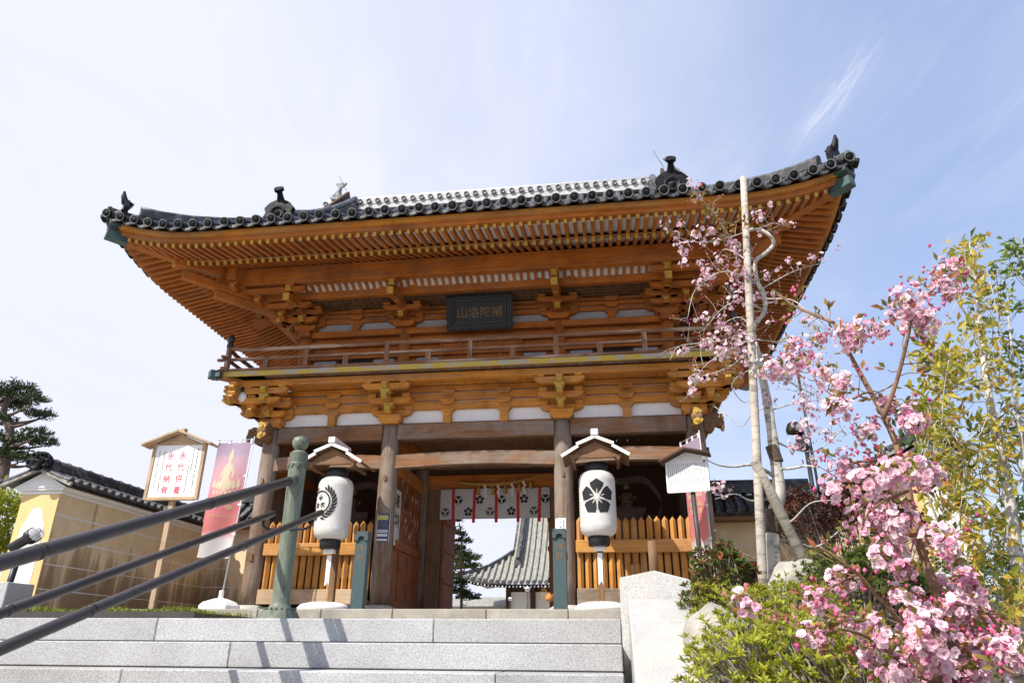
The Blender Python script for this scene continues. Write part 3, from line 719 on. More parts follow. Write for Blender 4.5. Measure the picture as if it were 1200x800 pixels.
# eaves purlins, lattice ceilings, rafters ----------------------------------
OV = 3.25
def lift(S, u, v): s = max(0, abs(u)-S[3]-1.0)/2.25; return .46*s*s*min(1, max(0, v)/OV)
m = MB(); m2 = MB(); lat = MB(); rib = MB(); grd = MB()
for S in UPP:
    L = S[3]+1.3
    sbox(m, S, -L-.35, L+.35, 1.10, 1.30, 6.68, 7.08); sbox(m2, S, -S[3]-1.2, S[3]+1.2, .73, .87, 6.475, 6.63)
    # ribbed cove between the two purlins and flat grid inside
    lat.grid(lambda a, b: fr(S, (-1+2*a)*(S[3]+.9), .84+.30*b, 6.64+.10*b-.0+.035*sin(pi*b)), 40, 4)
    n = int(2*(S[3]+.85)/.155)
    for k in range(n+1):
        u = -(S[3]+.85)+2*(S[3]+.85)*k/n
        pts = [(.84+.30*b, 6.615+.10*b+.035*sin(pi*b)) for b in (0, .33, .66, 1)]
        for (a0, b0), (a1, b1) in zip(pts[:-1], pts[1:]): rib.bar(fr(S, u, a0, b0), fr(S, u, a1, b1), .062, .05)
    sbox(grd, S, -S[3]-.75, S[3]+.75, .0, .75, 6.56, 6.58)
    for k in range(int(2*(S[3]+.7)/.16)): u = -(S[3]+.7)+.16*k; sbox(grd, S, u, u+.035, .02, .74, 6.535, 6.56)
    for v in (.14, .28, .42, .56, .70): sbox(grd, S, -S[3]-.7, S[3]+.7, v, v+.03, 6.533, 6.561)
m.build('eave_purlin', 'wood_orange', gate, .012); m2.build('inner_purlin', 'wood_orange', gate, .01)
lat.build('cove_board', 'plaster_shade', gate); rib.build('cove_ribs', 'wood_orange', gate); grd.build('lattice_ceiling', 'wood_brown', gate)
zb = lambda v: 7.085+.43*(1.3-v)
zf = lambda v: 6.80-.205*(v-2.25)
for S in UPP:
    Ls = S[3]; base = MB(); fly = MB(); kio = MB(); boards = MB(); fas = MB(); fas2 = MB()
    n = int(2*(Ls+OV-.35)/.168); sp = 2*(Ls+OV-.35)/n
    for k in range(n+1):
        u = -(Ls+OV-.35)+sp*k; over = max(0, abs(u)-Ls)
        v0 = max(.9, over+.03); 
        if v0 < 2.1:
            a, b = fr(S, u, v0, zb(v0)+.05+lift(S, u, v0)), fr(S, u, 2.17, zb(2.17)+.05+lift(S, u, 2.17))
            base.bar(a, b, .072, .10, mis=None); d = (b-a).normalized(); base.obox(b+d*.004, d, S[1], d.cross(S[1]), .004, .034, .047, 1)
        v0 = max(1.95, over+.03)
        if v0 < 2.93:
            a, b = fr(S, u, v0, zf(v0)+.045+lift(S, u, v0)), fr(S, u, 2.99, zf(2.99)+.045+lift(S, u, 2.99))
            fly.bar(a, b, .068, .09); d = (b-a).normalized(); fly.obox(b+d*.004, d, S[1], d.cross(S[1]), .004, .032, .042, 1)
    base.build('base_rafters', ['wood_orange', 'paint_yellow'], gate); fly.build('flying_rafters', ['wood_orange', 'paint_yellow'], gate)
    # long members that follow the upturn of the corners
    def run(mb, v0, v1, zz0, zz1, n=44):
        b = len(mb.v); Lm = Ls+(v0+v1)/2
        for k in range(n+1):
            t = -1+2*k/n; u0 = (Ls+v0)*t; u1 = (Ls+v1)*t
            for (u, v, z) in ((u0, v0, zz0), (u1, v1, zz0), (u1, v1, zz1), (u0, v0, zz1)): mb.v.append(fr(S, u, v, z+lift(S, u, v)))
        o = rng.random()*40
        for k in range(n):
            for q in range(4):
                q2 = (q+1) % 4; i = b+4*k; x0, x1 = o+2*Lm*k/n, o+2*Lm*(k+1)/n; h = .1*q
                mb.face((i+q, i+4+q, i+4+q2, i+q2), [(x0, h), (x1, h), (x1, h+.1), (x0, h+.1)])
    run(kio, 2.10, 2.20, zb(2.17)+.10, zf(2.15)+.005); run(fas, 2.90, 3.04, zf(2.99)+.088, 6.835); run(fas2, 2.95, 3.13, 6.837, 6.93)
    kio.build('rafter_plate', 'wood_orange', gate); fas.build('eave_board', 'wood_orange', gate); fas2.build('eave_strip', 'wood_orange_lit', gate)
    def slab(mb, v0, v1, z0f):
        mb.grid(lambda a, b: (lambda v: fr(S, (-1+2*a)*(Ls+v), v, z0f(v)+lift(S, (-1+2*a)*(Ls+v), v)))(v0+(v1-v0)*b), 44, 3)
    slab(boards, .2, 2.2, lambda v: zb(v)+.102); slab(boards, 2.12, 3.0, lambda v: zf(v)+.092)
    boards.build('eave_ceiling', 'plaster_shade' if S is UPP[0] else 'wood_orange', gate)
for sx in (-1, 1):
    for cy, dy in ((.35, -1), (5.15, 1)):
        D = V((sx, dy, 0)); P = lambda v, z: V((sx*(4.08+v), cy+dy*v, z))
        m = MB(); m.bar(P(.6, 7.15), P(2.2, 6.86), .20, .26); m.bar(P(1.5, 6.86), P(3.10, 7.02), .185, .18); hp = m.build('hip_rafter', 'wood_orange', gate, .012)
        m = MB(); m.bar(P(2.86, 7.00), P(3.16, 7.03), .20, .20); m.build('end_cap', 'verdigris', hp, .01); m = MB(); m.bar(P(2.197, 6.862), P(2.217, 6.858), .19, .24); m.build('painted_end', 'paint_yellow', hp)
        m = MB(); m.bar(P(2.98, 7.21), P(3.155, 7.245), .36, .10); m.build('corner_sheath', 'verdigris', hp, .01)
        m = MB(); m.bar(P(.2, 6.42), P(2.05, 6.60), .17, .18); m.bar(P(.2, 6.25), P(1.55, 6.36), .16, .17); m.build('tail_beam', 'wood_orange', gate, .01)
        m = MB(); m.bar(P(1.35, 6.60), P(1.35, 6.80), .17, .17, up=X_); m.build('corner_strut', 'wood_orange', gate, .01)
# roof -----------------------------------------------------------------------
roof = MB(); rparts = []
GX = 4.8
def zr(v): t = (OV-v)/(OV+2.4); return 6.985+3.95*(.62*t+.38*t*t)
for si, S in enumerate(UPP):
    Ls = S[3]; rows = MB(); sheet = roof; ends = MB(); drip = MB()
    n = int(2*(Ls+OV-.12)/.335); n += n % 2; sp = 2*(Ls+OV-.12)/n
    top = -2.38 if Ls > 4 else -.3
    for k in range(n+1):
        u = -(Ls+OV-.12)+sp*k+rng.uniform(-.008, .008); over = abs(u)-Ls; jz = rng.uniform(-.008, .010)
        v1 = max(top, over) if (Ls < 4 or abs(u) > GX-.1) else top
        if v1 > 2.9: v1 = 2.9
        N_ = 10; pts = [fr(S, u, OV+.05+(v1-OV-.05)*i/N_, zr(OV+(v1-OV)*i/N_)+.02+jz+lift(S, u, OV+(v1-OV)*i/N_)) for i in range(N_+1)]
        rows.tube(pts, .078, 8, cap=False)
        d = (pts[0]-pts[1]).normalized(); M = Matrix.Translation(pts[0]+d*.02) @ d.to_track_quat('Z', 'Y').to_matrix().to_4x4()
        ends.lathe([(.095, -.06), (.095, .012), (.083, .018), (.072, .002), (.055, .0), (.045, .012), (.0, .014)], 18, M, mfun=lambda i: 1 if i in (1, 2) else 0)
        if k < n:   # drooping pan tile between two round ends
            uu = u+sp/2; prof = [(-sp/2, .05), (-sp*.25, -.015), (0, -.035), (sp*.25, -.015), (sp/2, .05), (sp/2, .0), (sp*.25, -.07), (0, -.095), (-sp*.25, -.07), (-sp/2, .0)]
            drip.prism(prof, fr(S, uu, OV-.01, zr(OV)-.005+lift(S, uu, OV)), S[1], Z_, S[2], .05)
    if Ls > 4:
        def sf(a, b):
            v = OV-.02+(top-OV)*b; w_ = max(GX, Ls+v) if v > -.3 else GX; u = (-1+2*a)*w_
            return fr(S, u, v, zr(v)-.03+lift(S, u, v))
        sheet.grid(sf, 40, 14)
    else: sheet.grid(lambda a, b: (lambda v: fr(S, (-1+2*a)*(Ls+v), v, zr(v)-.03+lift(S, (-1+2*a)*(Ls+v), v)))(OV-.02+(top-OV)*b), 24, 8)
    rparts.append((rows, ends, drip))
roof = roof.build('roof', 'tile', gate)
for rows, ends, drip in rparts:
    rows.build('tile_rows', 'tile', roof); ends.build('tile_ends', ['tile_ornament', 'tile_rim'], roof); drip.build('drip_tiles', 'tile', roof)
# ridges
m = MB(); zt = zr(-2.4)
for i in range(4): m.box(-GX-.35, GX+.35, 2.75-.19+.012*(i % 2), 2.75+.19-.012*(i % 2), zt-.05+.085*i, zt+.03+.085*i)
m.tube([(-GX-.4, 2.75, zt+.37), (GX+.4, 2.75, zt+.37)], .10, 10)
rd = m.build('main_ridge', 'ridge_mortar', roof)
m = MB()
for k in range(int(2*(GX+.3)/.26)):
    x = -GX-.3+.26*k; m.lathe([(.075, 0), (.075, .05), (.055, .05), (.05, .03), (0, .035)], 12, Matrix.Translation((x, 2.555, zt+.20)) @ Matrix.Rotation(pi/2, 4, 'X'))
m.build('ridge_discs', 'tile_rim', roof)
m = MB()
for sx in (-1, 1):
    m.prism([(-2.5, 0), (0, 2.65), (2.5, 0)], (sx*(GX-.25), 2.75, zr(-.3)-.1), Y_, Z_, X_, .08)
m.build('gable', 'wood_dark', roof)
def oni(P, D, s=1.0, name='ridge_end_ornament'):
    """demon-tile end plate with scrolls, and the round-ended pipe tile above it"""
    A = V((-D.y, D.x, 0)); prof = [(-.30, 0), (-.34, .16), (-.27, .30), (-.31, .42), (-.20, .54), (-.07, .60), (.07, .60), (.20, .54), (.31, .42), (.27, .30), (.34, .16), (.30, 0)]
    m = MB(); m.prism([(a*s, b*s) for a, b in prof], P, A, Z_, D, .13*s); m.box(P.x-.24*s, P.x+.24*s, P.y-.08, P.y+.08, P.z-.35, P.z)
    M0 = Matrix.Translation(P+D*.065*s+Z_*.27*s) @ D.to_track_quat('Z', 'Y').to_matrix().to_4x4()
    m.lathe([(.17*s, 0), (.17*s, .05*s), (.13*s, .06*s), (.11*s, .02*s), (.06*s, .02*s), (.04*s, .06*s), (0, .065*s)], 18, M0)
    for q in (-1, 1):
        pts = [P+D*.07*s+A*(q*(.22+.075*cos(t*.7))*s)+Z_*((.13+.075*sin(t*.7))*s) for t in range(9)]; m.tube(pts, .022*s, 6)
        pts = [P+D*.05*s+A*(q*(.18+.06*cos(t*.7))*s)+Z_*((.46+.06*sin(t*.7))*s) for t in range(8)]; m.tube(pts, .02*s, 6)
    m.tube([P-D*.15*s+Z_*.52*s, P+D*.02*s+Z_*.60*s, P+D*.08*s+Z_*.70*s, P+D*.16*s+Z_*.78*s], [.12*s, .085*s, .06*s, .06*s], 10)
    dd = (D*.55+Z_*.35).normalized()
    m.lathe([(.10*s, -.05), (.10*s, .02), (.085*s, .025), (.07*s, .005), (.05*s, .01), (0, .02)], 16, Matrix.Translation(P+D*.17*s+Z_*.79*s) @ dd.to_track_quat('Z', 'Y').to_matrix().to_4x4())
    return m.build(name, 'tile_ornament', roof)
for sx in (-1, 1):
    for cy, dy, S in ((.35, -1, UPP[0]), (5.15, 1, UPP[2])):
        # descending ridge
        m = MB(); vs = [1.75-.0, 1.2, .6, 0, -.8, -1.6, -2.3]
        for lv in range(4):
            pts = [V((sx*4.26, cy+dy*v, zr(v)+.04+.10*lv)) for v in vs]
            for a, b in zip(pts[:-1], pts[1:]): m.bar(a, b, .30-.02*(lv % 2), .096)
        m.tube([V((sx*4.26, cy+dy*v, zr(v)+.47)) for v in vs], .09, 10)
        m.build('descending_ridge', 'tile', roof)
        oni(V((sx*4.26, cy+dy*1.86, zr(1.8)+.07)), V((0, dy, 0)), 1.08)
        # corner ridge, two steps with upswept tips
        P = lambda v, dz: V((sx*(4.08+v), cy+dy*v, zr(v)+.46*(max(0, v-1.0)/2.25)**2*min(1, max(0, v)/OV)+dz))
        m = MB(); vs = [.1, .6, 1.1, 1.6, 2.1, 2.5, 2.8]
        for lv in range(4):
            pts = [P(v, .05+.075*lv) for v in vs]
            for a, b in zip(pts[:-1], pts[1:]): m.bar(a, b, .26-.025*(lv % 2), .07)
        m.tube([P(v, .36) for v in vs], .075, 8); 
        vs2 = [2.7, 2.9, 3.1, 3.22]
        for lv in range(2):
            pts = [P(v, .05+.07*lv) for v in vs2]
            for a, b in zip(pts[:-1], pts[1:]): m.bar(a, b, .22, .068)
        m.build('corner_ridge', 'tile', roof)
        D = V((sx, dy, 0)).normalized(); A = V((-D.y, D.x, 0)); m = MB()
        q = P(3.0, .02); m.prism([(-.19, 0), (-.22, .22), (-.12, .42), (.12, .42), (.22, .22), (.19, 0)], q, A, Z_, D, .09)
        m.tube([q+Z_*.34-D*.1, q+D*.04+Z_*.42, q+D*.08+Z_*.54, q+D*.09+Z_*.66], [.095, .08, .055, .02], 9)
        q = P(3.10, .09); m.tube([q-D*.2, q, q+D*.09+Z_*.03, q+D*.15+Z_*.08], [.08, .075, .065, .075], 10)
        m.build('corner_ornament', 'tile_ornament', roof)
    # fish ornament on the ridge end
    m = MB(); B = V((sx*(GX-.0), 2.75, zt+.46))
    pts = [B+V((-sx*.17, 0, -.02)), B+V((-sx*.06, 0, .03)), B+V((sx*.03, 0, .10)), B+V((sx*.05, 0, .20)), B+V((sx*.02, 0, .32)), B+V((-sx*.01, 0, .42))]
    m.tube(pts, [.06, .12, .13, .10, .065, .04], 10)
    t = pts[-1]; q = .66
    m.prism([(a*q, b*q) for a, b in [(0, -.05), (.12, .06), (.27, .22), (.22, .25), (.16, .22), (.08, .27), (0, .22), (-.08, .27), (-.16, .22), (-.22, .25), (-.27, .22), (-.12, .06)]], t, X_, Z_, Y_, .06)
    m.prism([(0, 0), (.14, .08), (.02, .14)], B+V((sx*.1, 0, .1)), V((sx, 0, 0)), Z_, Y_, .04); m.prism([(-.2, 0), (.2, 0), (.24, .08), (-.24, .08)], B-Z_*.06, X_, Z_, Y_, .3)
    m.build('fish_ornament', 'tile_rim', roof)
    m = MB(); q = B+V((-sx*.2, 0, .3)); m.tube([q, q+V((-.25, -.1, .5))], .007, 5); m.build('lightning_rod', 'black_metal', roof)
# passage: ceiling, middle wall, side partitions, door leaves ----------------
m = MB()
for k in range(38): m.box(-4.6+.242*k, -4.6+.242*(k+1)-.006, -.05, 5.55, 3.62, 3.65)
m.build('passage_ceiling', 'wood_brown', gate)
m = MB(); m.box(-1.62, 1.62, 2.62, 2.88, 2.786, 3.135); m.build('lintel', 'wood_orange', gate, .012)
m = MB(); m.box(-1.62, 1.62, 2.72, 2.78, 3.135, 3.30); m.build('transom_board', 'wood_dark', gate)
for s in (-1, 1):
    m = MB(); m.box(s*1.30, s*1.62, 2.64, 2.86, -.03, 2.786); m.build('door_jamb', 'wood_brown', gate, .01)
    d = MB(); d.box(s*1.24, s*1.30, 2.89, 4.1, .0, 2.70)
    for z in (.05, .75, 1.45, 2.1, 2.62): d.box(s*1.21, s*1.239, 2.90, 4.08, z-.05, z+.05)
    d.build('door_leaf', 'wood_door', gate, .006)
    # partition between passage and statue bay: board wall with heavy lower panel
    m = MB(); k = 9
    for i in range(k): a = .19+(2.56-.19)*i/k; m.box(s*1.80-.03, s*1.80+.03, a+.004, a+(2.37/k)-.004, .05, 2.70)
    w = m.build('partition', 'wood_door', gate)
    m = MB(); f = -s
    for z0, z1 in ((-.02, .16), (1.18, 1.36)): m.box(s*1.80+f*.032, s*1.80+f*.10, .17, 2.58, z0, z1)
    m.box(s*1.80+f*.032, s*1.80+f*.06, .17, 2.58, .161, 1.179); 
    for q in (.2, .9, 1.6, 2.3): m.box(s*1.80+f*.061, s*1.80+f*.085, q, q+.12, .16, 1.18)
    m.build('lower_panel', 'wood_door', w, .006)
    for y0, y1 in ((.16, 2.59), (2.91, 5.34)):
        m = MB(); m.box(s*4.43-.04, s*4.43+.04, y0, y1, -.03, 3.29); m.build('side_wall', 'wood_weathered', gate)
    m = MB(); m.box(min(s*1.97, s*4.27), max(s*1.97, s*4.27), 2.70, 2.77, -.03, 3.29); m.build('bay_wall', 'wood_dark', gate)
# torn remains of votive slips pasted on the left partition
m = MB()
for i in range(80):
    y = rng.uniform(.9, 2.5); z = rng.uniform(1.45, 2.6); w_, h = rng.uniform(.012, .03), rng.uniform(.02, .09)
    m.box(-1.768, -1.7655, y-w_, y+w_, z-h, z+h, rng.choice((0, 1, 1, 2)))
m.build('pasted_slips', ['plaster_shade', 'wood_dark', 'wood_pale'], gate)
# ------------------------------------------------------------------ things on and around the gate
# name plaque under the upper eaves
pq = thing('name_plaque', 'dark carved plaque with four faded characters hanging under the upper eaves', 'plaque', (.02, .0, 6.17)); pq.scale = (1.24, 1.24, 1.24)
pq.rotation_euler = (radians(14), 0, 0)
m = MB(); m.box(-.50, .50, -.02, .02, -.24, .24); m.build('board', 'black', pq)
m = MB()
for z in (-.27, .27): m.box(-.58, .58, -.06, .0, z-.05, z+.05)
for x in (-.54, .54): m.box(x-.04, x+.04, -.06, .0, -.219, .219)
wv = lambda n, L: [(-L+2*L*k/n, .02*(1 if k % 2 else -.6)) for k in range(n+1)]
m.prism([(x, z+.325) for x, z in wv(16, .60)]+[(.6, .30), (-.6, .30)], (0, -.045, 0), X_, Z_, Y_, .03); m.prism([(x, -z-.325) for x, z in wv(16, .60)]+[(.6, -.30), (-.6, -.30)], (0, -.045, 0), X_, Z_, Y_, .03)
for s in (-1, 1): m.prism([(s*(z+.595), x) for x, z in wv(8, .32)]+[(s*.57, .32), (s*.57, -.32)], (0, -.045, 0), X_, Z_, Y_, .03)
m.build('frame', 'black', pq)
m = MB()
for z in (-.205, .205): m.box(-.475, .475, -.066, -.02, z-.006, z+.006)
for x in (-.475, .475): m.box(x-.006, x+.006, -.066, -.02, -.198, .198)
m.build('trim_line', 'crest_grey', pq)
m = MB()
for i, ch in enumerate('山洛陀補'):
    vs, fs = text_mesh(ch, .215); add_decal(m, vs, fs, lambda x, z, i=i: (-.315+.21*i+x, -.024, z))
m.build('characters', 'gold_dull', pq)

# two big paper lanterns ---------------------------------------------------------
def lantern_map(cx_, sc, R=.322):
    return lambda x, z: (lambda a: (R*sin(a), -R*cos(a), z))((cx_+x*sc)/R)
def wheel_crest(mb, fn0, zc0):
    zc = 0; fn = lambda x, z: fn0(x*1.32, zc0+z*1.32)
    n = 11
    for s in (-1, 1):
        for k in range(n):
            for ring, (r0, ln) in enumerate(((.235, .10), (.20, .075))):
                a = -pi/2+s*(.28+2.55*(k+.5*ring)/n); d = a+s*(pi/2)*.62
                cx, cz = r0*cos(a), r0*sin(a)
                dx, dz = cos(d), sin(d); w = .017
                poly_decal(mb, [(cx-dx*ln*.5, zc+cz-dz*ln*.5), (cx-dz*w, zc+cz+dx*w), (cx+dx*ln*.5, zc+cz+dz*ln*.5), (cx+dz*w, zc+cz-dx*w)], fn, 0, 1)
    for k in range(40):
        a0, a1 = 2*pi*k/40, 2*pi*(k+1)/40
        add_decal(mb, [(.165*cos(a0), zc+.165*sin(a0)), (.165*cos(a1), zc+.165*sin(a1)), (.145*cos(a1), zc+.145*sin(a1)), (.145*cos(a0), zc+.145*sin(a0))], [(0, 3, 2, 1)], fn)
    for ang in (pi/2, pi/2+2.25, pi/2-2.25):   # three leaves with cut-out veins inside the ring
        for q in (-1, 0, 1):
            c = ang+q*.42; L = .125-(.02 if q else 0)
            poly_decal(mb, [(.02*cos(ang), zc+.02*sin(ang)), (L*.6*cos(c-.16), zc+L*.6*sin(c-.16)), (L*cos(c), zc+L*sin(c)), (L*.6*cos(c+.16), zc+L*.6*sin(c+.16))], fn, 0, 1)
def bell_crest(mb, fn, zc, r=.29):
    for k in range(5):
        a = pi/2+2*pi*k/5; pts = [(r*(q*cos(a)-w*sin(a)), zc+r*(q*sin(a)+w*cos(a))) for q, w in [(.20, .025), (.26, .09), (.42, .25), (.62, .385), (.84, .44), (.98, .20), (1.10, 0), (.98, -.20), (.84, -.44), (.62, -.385), (.42, -.25), (.26, -.09), (.20, -.025)]]
        poly_decal(mb, pts, fn, 0, 2)
def make_lantern(label, x, crest):
    t = thing('paper_lantern', label, 'lantern', (x, -1.2, -.1), 0, 'paper lanterns on posts')
    m = MB(); m.lathe([(.0, .0), (.44, .0), (.46, .05), (.40, .11), (.25, .145), (.0, .16)], 28); m.build('base_stone', 'plaster_white', t)
    m = MB(); m.box(-.055, .055, .26, .37, .10, 2.62); m.box(-.05, .05, -.1, .26, 2.40, 2.50); m.box(-.05, .05, .0, .26, 1.06, 1.13); m.build('post', 'wood_brown', t, .006)
    m = MB(); m.prism([(-.035, .42), (.02, .50), (.04, .42), (.045, .95), (-.04, .95)], (0, .02, 0), X_, Z_, Y_, .02); m.build('name_strip', 'paint_white', t)
    # paper body with its hoops
    prof = [(.17, 1.225), (.235, 1.235), (.29, 1.28), (.315, 1.34)]
    n = 30
    for k in range(n+1): prof.append((.322+(.0045 if k % 2 else -.0035), 1.37+.84*k/n))
    prof += [(.315, 2.24), (.29, 2.30), (.235, 2.345), (.17, 2.36)]
    m = MB(); m.lathe(prof, 40); body = m.build('paper_body', 'lantern_paper', t)
    c = MB(); crest(c, lantern_map(0 if crest is bell_crest else -.17, 1.0, .330), 1.86); c.build('crest', 'black_ink', body)
    if crest is bell_crest:
        c = MB()
        for k in range(5):
            a = pi/2+2*pi*k/5; fn_ = lantern_map(0, 1.0, .3325); ca_, sa_ = cos(a), sin(a)
            poly_decal(c, [(q*ca_-w*sa_, 1.86+q*sa_+w*ca_) for q, w in ((.0, -.007), (.12, -.007), (.145, 0), (.12, .007), (.0, .007))], fn_, 0, 0)
            a += pi/5; ca_, sa_ = cos(a), sin(a); poly_decal(c, [(q*ca_-w*sa_, 1.86+q*sa_+w*ca_) for q, w in ((.0, -.006), (.25, -.006), (.25, .006), (.0, .006))], fn_, 0, 1)
        poly_decal(c, circle(0, 1.86, .04, 14), lantern_map(0, 1.0, .3325), 0, 0)
        c.build('stamens', 'lantern_paper', body)
    m = MB(); m.lathe([(.165, 1.06), (.185, 1.065), (.19, 1.19), (.175, 1.24)], 28); m.build('bottom_ring', 'black', t)
    m = MB(); m.lathe([(.175, 2.34), (.20, 2.36), (.20, 2.50), (.18, 2.52)], 28); m.build('top_ring', 'black', t)
    m = MB(); m.box(-.10, .10, -.07, .07, .985, 1.055); m.build('white_block', 'paint_white', t, .006)
    # little gabled roof, stepped boards with white edges
    rf = MB(); ed = MB(); gb = MB()
    for s in (-1, 1):
        p = [(0, 2.88), (.30, 2.745), (.57, 2.565)]
        for (a0, b0), (a1, b1), dz in ((p[0], p[1], .03), (p[1], p[2], 0)):
            rf.bar((s*a0, .0, b0+dz), (s*(a1+.02), .0, b1+dz), .84, .035, up=Z_)
            ed.bar((s*a0, -.425, b0+dz), (s*(a1+.03), -.425, b1+dz), .03, .055, up=Z_)
    gb.prism([(-.40, 2.60), (.40, 2.60), (.29, 2.70), (0, 2.84), (-.29, 2.70)], (0, -.30, 0), X_, Z_, Y_, .04); gb.box(-.46, .46, -.35, -.27, 2.545, 2.60)
    for s in (-1, 1): gb.box(s*.40-.03, s*.40+.03, -.35, .40, 2.50, 2.545)
    r_ = rf.build('roof', 'wood_brown', t); ed.build('white_edge', 'paint_white', r_); gb.build('gable_board', 'wood_brown', r_)
    m = MB(); m.box(-.065, .065, -.46, .44, 2.93, 3.045); m.build('roof_cap', 'paint_white', r_, .01)
    return t
make_lantern('white paper lantern with a five-petal black flower crest, in front of the right fence', 2.47, bell_crest)
ln = make_lantern('white paper lantern with a leafy wreath crest, half hidden by the bronze handrail', -2.42, wheel_crest)

# green money-offering posts -----------------------------------------------------
op = thing('offering_post', 'dark green offering post beside the paper notice on the column right of the passage', 'offering post', (1.78, -1.2, -.1), 0, 'green offering posts')
m = MB(); m.box(-.115, .115, -.08, .08, 0, 1.36); m.box(-.125, .125, -.09, .09, 0, .05); bd = m.build('post', 'paint_teal', op, .006)
m = MB(); m.prism([(-.125, 1.20), (-.125, 1.30), (0, 1.345), (.125, 1.30), (.125, 1.20), (.06, 1.20), (.05, 1.255), (0, 1.275), (-.05, 1.255), (-.06, 1.20)], (0, -.095, 0), X_, Z_, Y_, .04); m.build('slot_hood', 'paint_teal', bd, .004)
m = MB(); m.box(-.06, .06, -.084, -.08, 1.19, 1.255); m.build('coin_slot', 'black', bd)
m = MB()
for i, ch in enumerate('浄財'):
    vs, fs = text_mesh(ch, .14); add_decal(m, vs, fs, lambda x, z, i=i: (x, -.0845, 1.06-.16*i+z))
m.build('characters', 'gold_dull', bd)
o2 = copy_tree(op); o2.location = (-1.80, -1.2, -.1); o2['label'] = 'dark green offering post left of the passage, below the dark purple poster'

# picket fences in front of the statue bays ---------------------------------------
def fence(label, x0, x1):
    cx = (x0+x1)/2; t = thing('picket_fence', label, 'fence', (cx, 0, 0), 0, 'wooden fences across the side bays')
    w = (x1-x0)/2; n = int(2*w/.146)
    for k in range(n):
        x = -w+2*w*(k+.5)/n; m = MB(); h = 1.655+rng.uniform(-.015, .015)
        m.lathe([(.058, .13), (.058, h-.08), (.0, h)], 4, Matrix.Translation((x, -.03, 0)), sm=False); m.build('picket', 'wood_fence', t)
    m = MB(); m.box(-w, w, -.16, -.088, .98, 1.215); m.build('middle_rail', 'wood_fence', t, .01)
    m = MB(); m.box(-w, w, -.165, -.088, .07, .345); m.build('bottom_rail', 'wood_pale' if x0 < 0 else 'wood_bark', t, .01)
fence('pointed wooden picket fence across the right bay, behind the flower-crest lantern', 2.01, 4.22)
fence('pointed wooden picket fence across the left bay, behind the wreath-crest lantern', -4.22, -2.01)

# papers on the columns and boards in the bays -------------------------------------
def colpaper(label, name, x, ang, z0, z1, half, mat, fill):
    R = .195; t = MB(); mp = lambda a, z: (x+(R+.004)*sin(ang+a/R), -(R+.004)*cos(ang+a/R), z)
    t.grid(lambda u, v: mp(-half+2*half*u, z0+(z1-z0)*v), 8, 4); o = t.build(name, mat)
    fill(o, lambda a, z: (x+(R+.007)*sin(ang+a/R), -(R+.007)*cos(ang+a/R), z)); return tag(o, label, 'poster')
def fill_poster(o, fn):
    m = MB(); half = .11; 
    for z, h, mi in ((1.705, .022, 1), (1.66, .022, 1), (1.42, .03, 2), (1.355, .014, 0), (1.33, .010, 0), (1.255, .018, 0)):
        x = -half
        while x < half-.02:
            w = rng.uniform(.012, .03); add_decal(m, [(x, z-h), (x+w*.8, z-h), (x+w*.8, z+h), (x, z+h)], [(0, 1, 2, 3)], fn, mi); x += w
    poly_decal(m, circle(.02, 1.54, .055, 14), fn, 3, 1); poly_decal(m, circle(-.05, 1.58, .03, 10), fn, 3, 1)
    m.build('print', ['paper_white', 'lime_print', 'glass_pale', 'crest_grey'], o)
    m = MB()
    for a, b, c, d in ((-.135, .135, 1.215, 1.232), (-.135, .135, 1.745, 1.762), (-.135, -.125, 1.232, 1.745), (.125, .135, 1.232, 1.745)):
        add_decal(m, [(a, c), (b, c), (b, d), (a, d)], [(0, 1, 2, 3)], fn)
    m.build('border', 'paper_white', o)
colpaper('small dark purple poster with white border on the column left of the passage', 'column_poster', -1.8, .15, 1.215, 1.762, .135, 'poster_purple', fill_poster)
def fill_notice(o, fn):
    m = MB()
    dashes(m, .055, .095, 1.05, 1.58, fn, .05, 0, .95); dashes(m, .0, .035, 1.32, 1.56, fn, .045, 0, .9); dashes(m, -.055, -.025, 1.35, 1.56, fn, .045, 0)
    dashes(m, -.09, -.055, 1.08, 1.36, fn, .045, 1); dashes(m, -.02, .02, 1.08, 1.30, fn, .045, 1)
    m.build('writing', ['blue_print', 'red_ink'], o)
colpaper('white paper notice with blue and red writing on the column right of the passage', 'paper_notice', 1.8, -.42, .98, 1.62, .12, 'paper_white', fill_notice)
def flatsign(name, label, P, A, w, h, chars, size, pitch, cat='sign', small=None):
    t = thing(name, label, cat, P); Nn = A.cross(Z_)
    m = MB(); m.obox(V((0, 0, 0)), A, Nn, Z_, w/2, .012, h/2); m.build('board', 'plaster_shade', t)
    m = MB()
    for i, ch in enumerate(chars):
        vs, fs = text_mesh(ch, size, weight=.006); add_decal(m, vs, fs, lambda x, z, i=i: A*x+Nn*.015+Z_*(h/2-.24-pitch*i+z))
    if small: dashes(m, w*.2, w*.38, -h*.42, -h*.02, lambda x, z: A*x+Nn*.015+Z_*z, .06)
    m.build('characters', 'black_ink', t)
flatsign('votive_board', 'white board with black brush characters on the passage wall behind the left column', V((-1.752, .62, 1.83)), Y_, .44, 1.10, '奉納', .34, .36, small=True)
flatsign('votive_board', 'pale board half in shadow inside the left statue bay', V((-2.55, 2.64, 1.75)), X_, .40, 1.0, '奉納', .30, .34)
t = thing('white_slip', None, None, (-1.68, .35, 1.42)); tag(t, 'narrow white paper slip pasted on the orange passage wall', 'slip')
m = MB(); m.box(-.006, .0, -.05, .05, -.20, .20); m.build('paper', 'paper_white', t); m = MB(); dashes(m, -.02, .02, -.18, .18, lambda x, z: (.003, x, z), .05); m.build('writing', 'crest_grey', t)
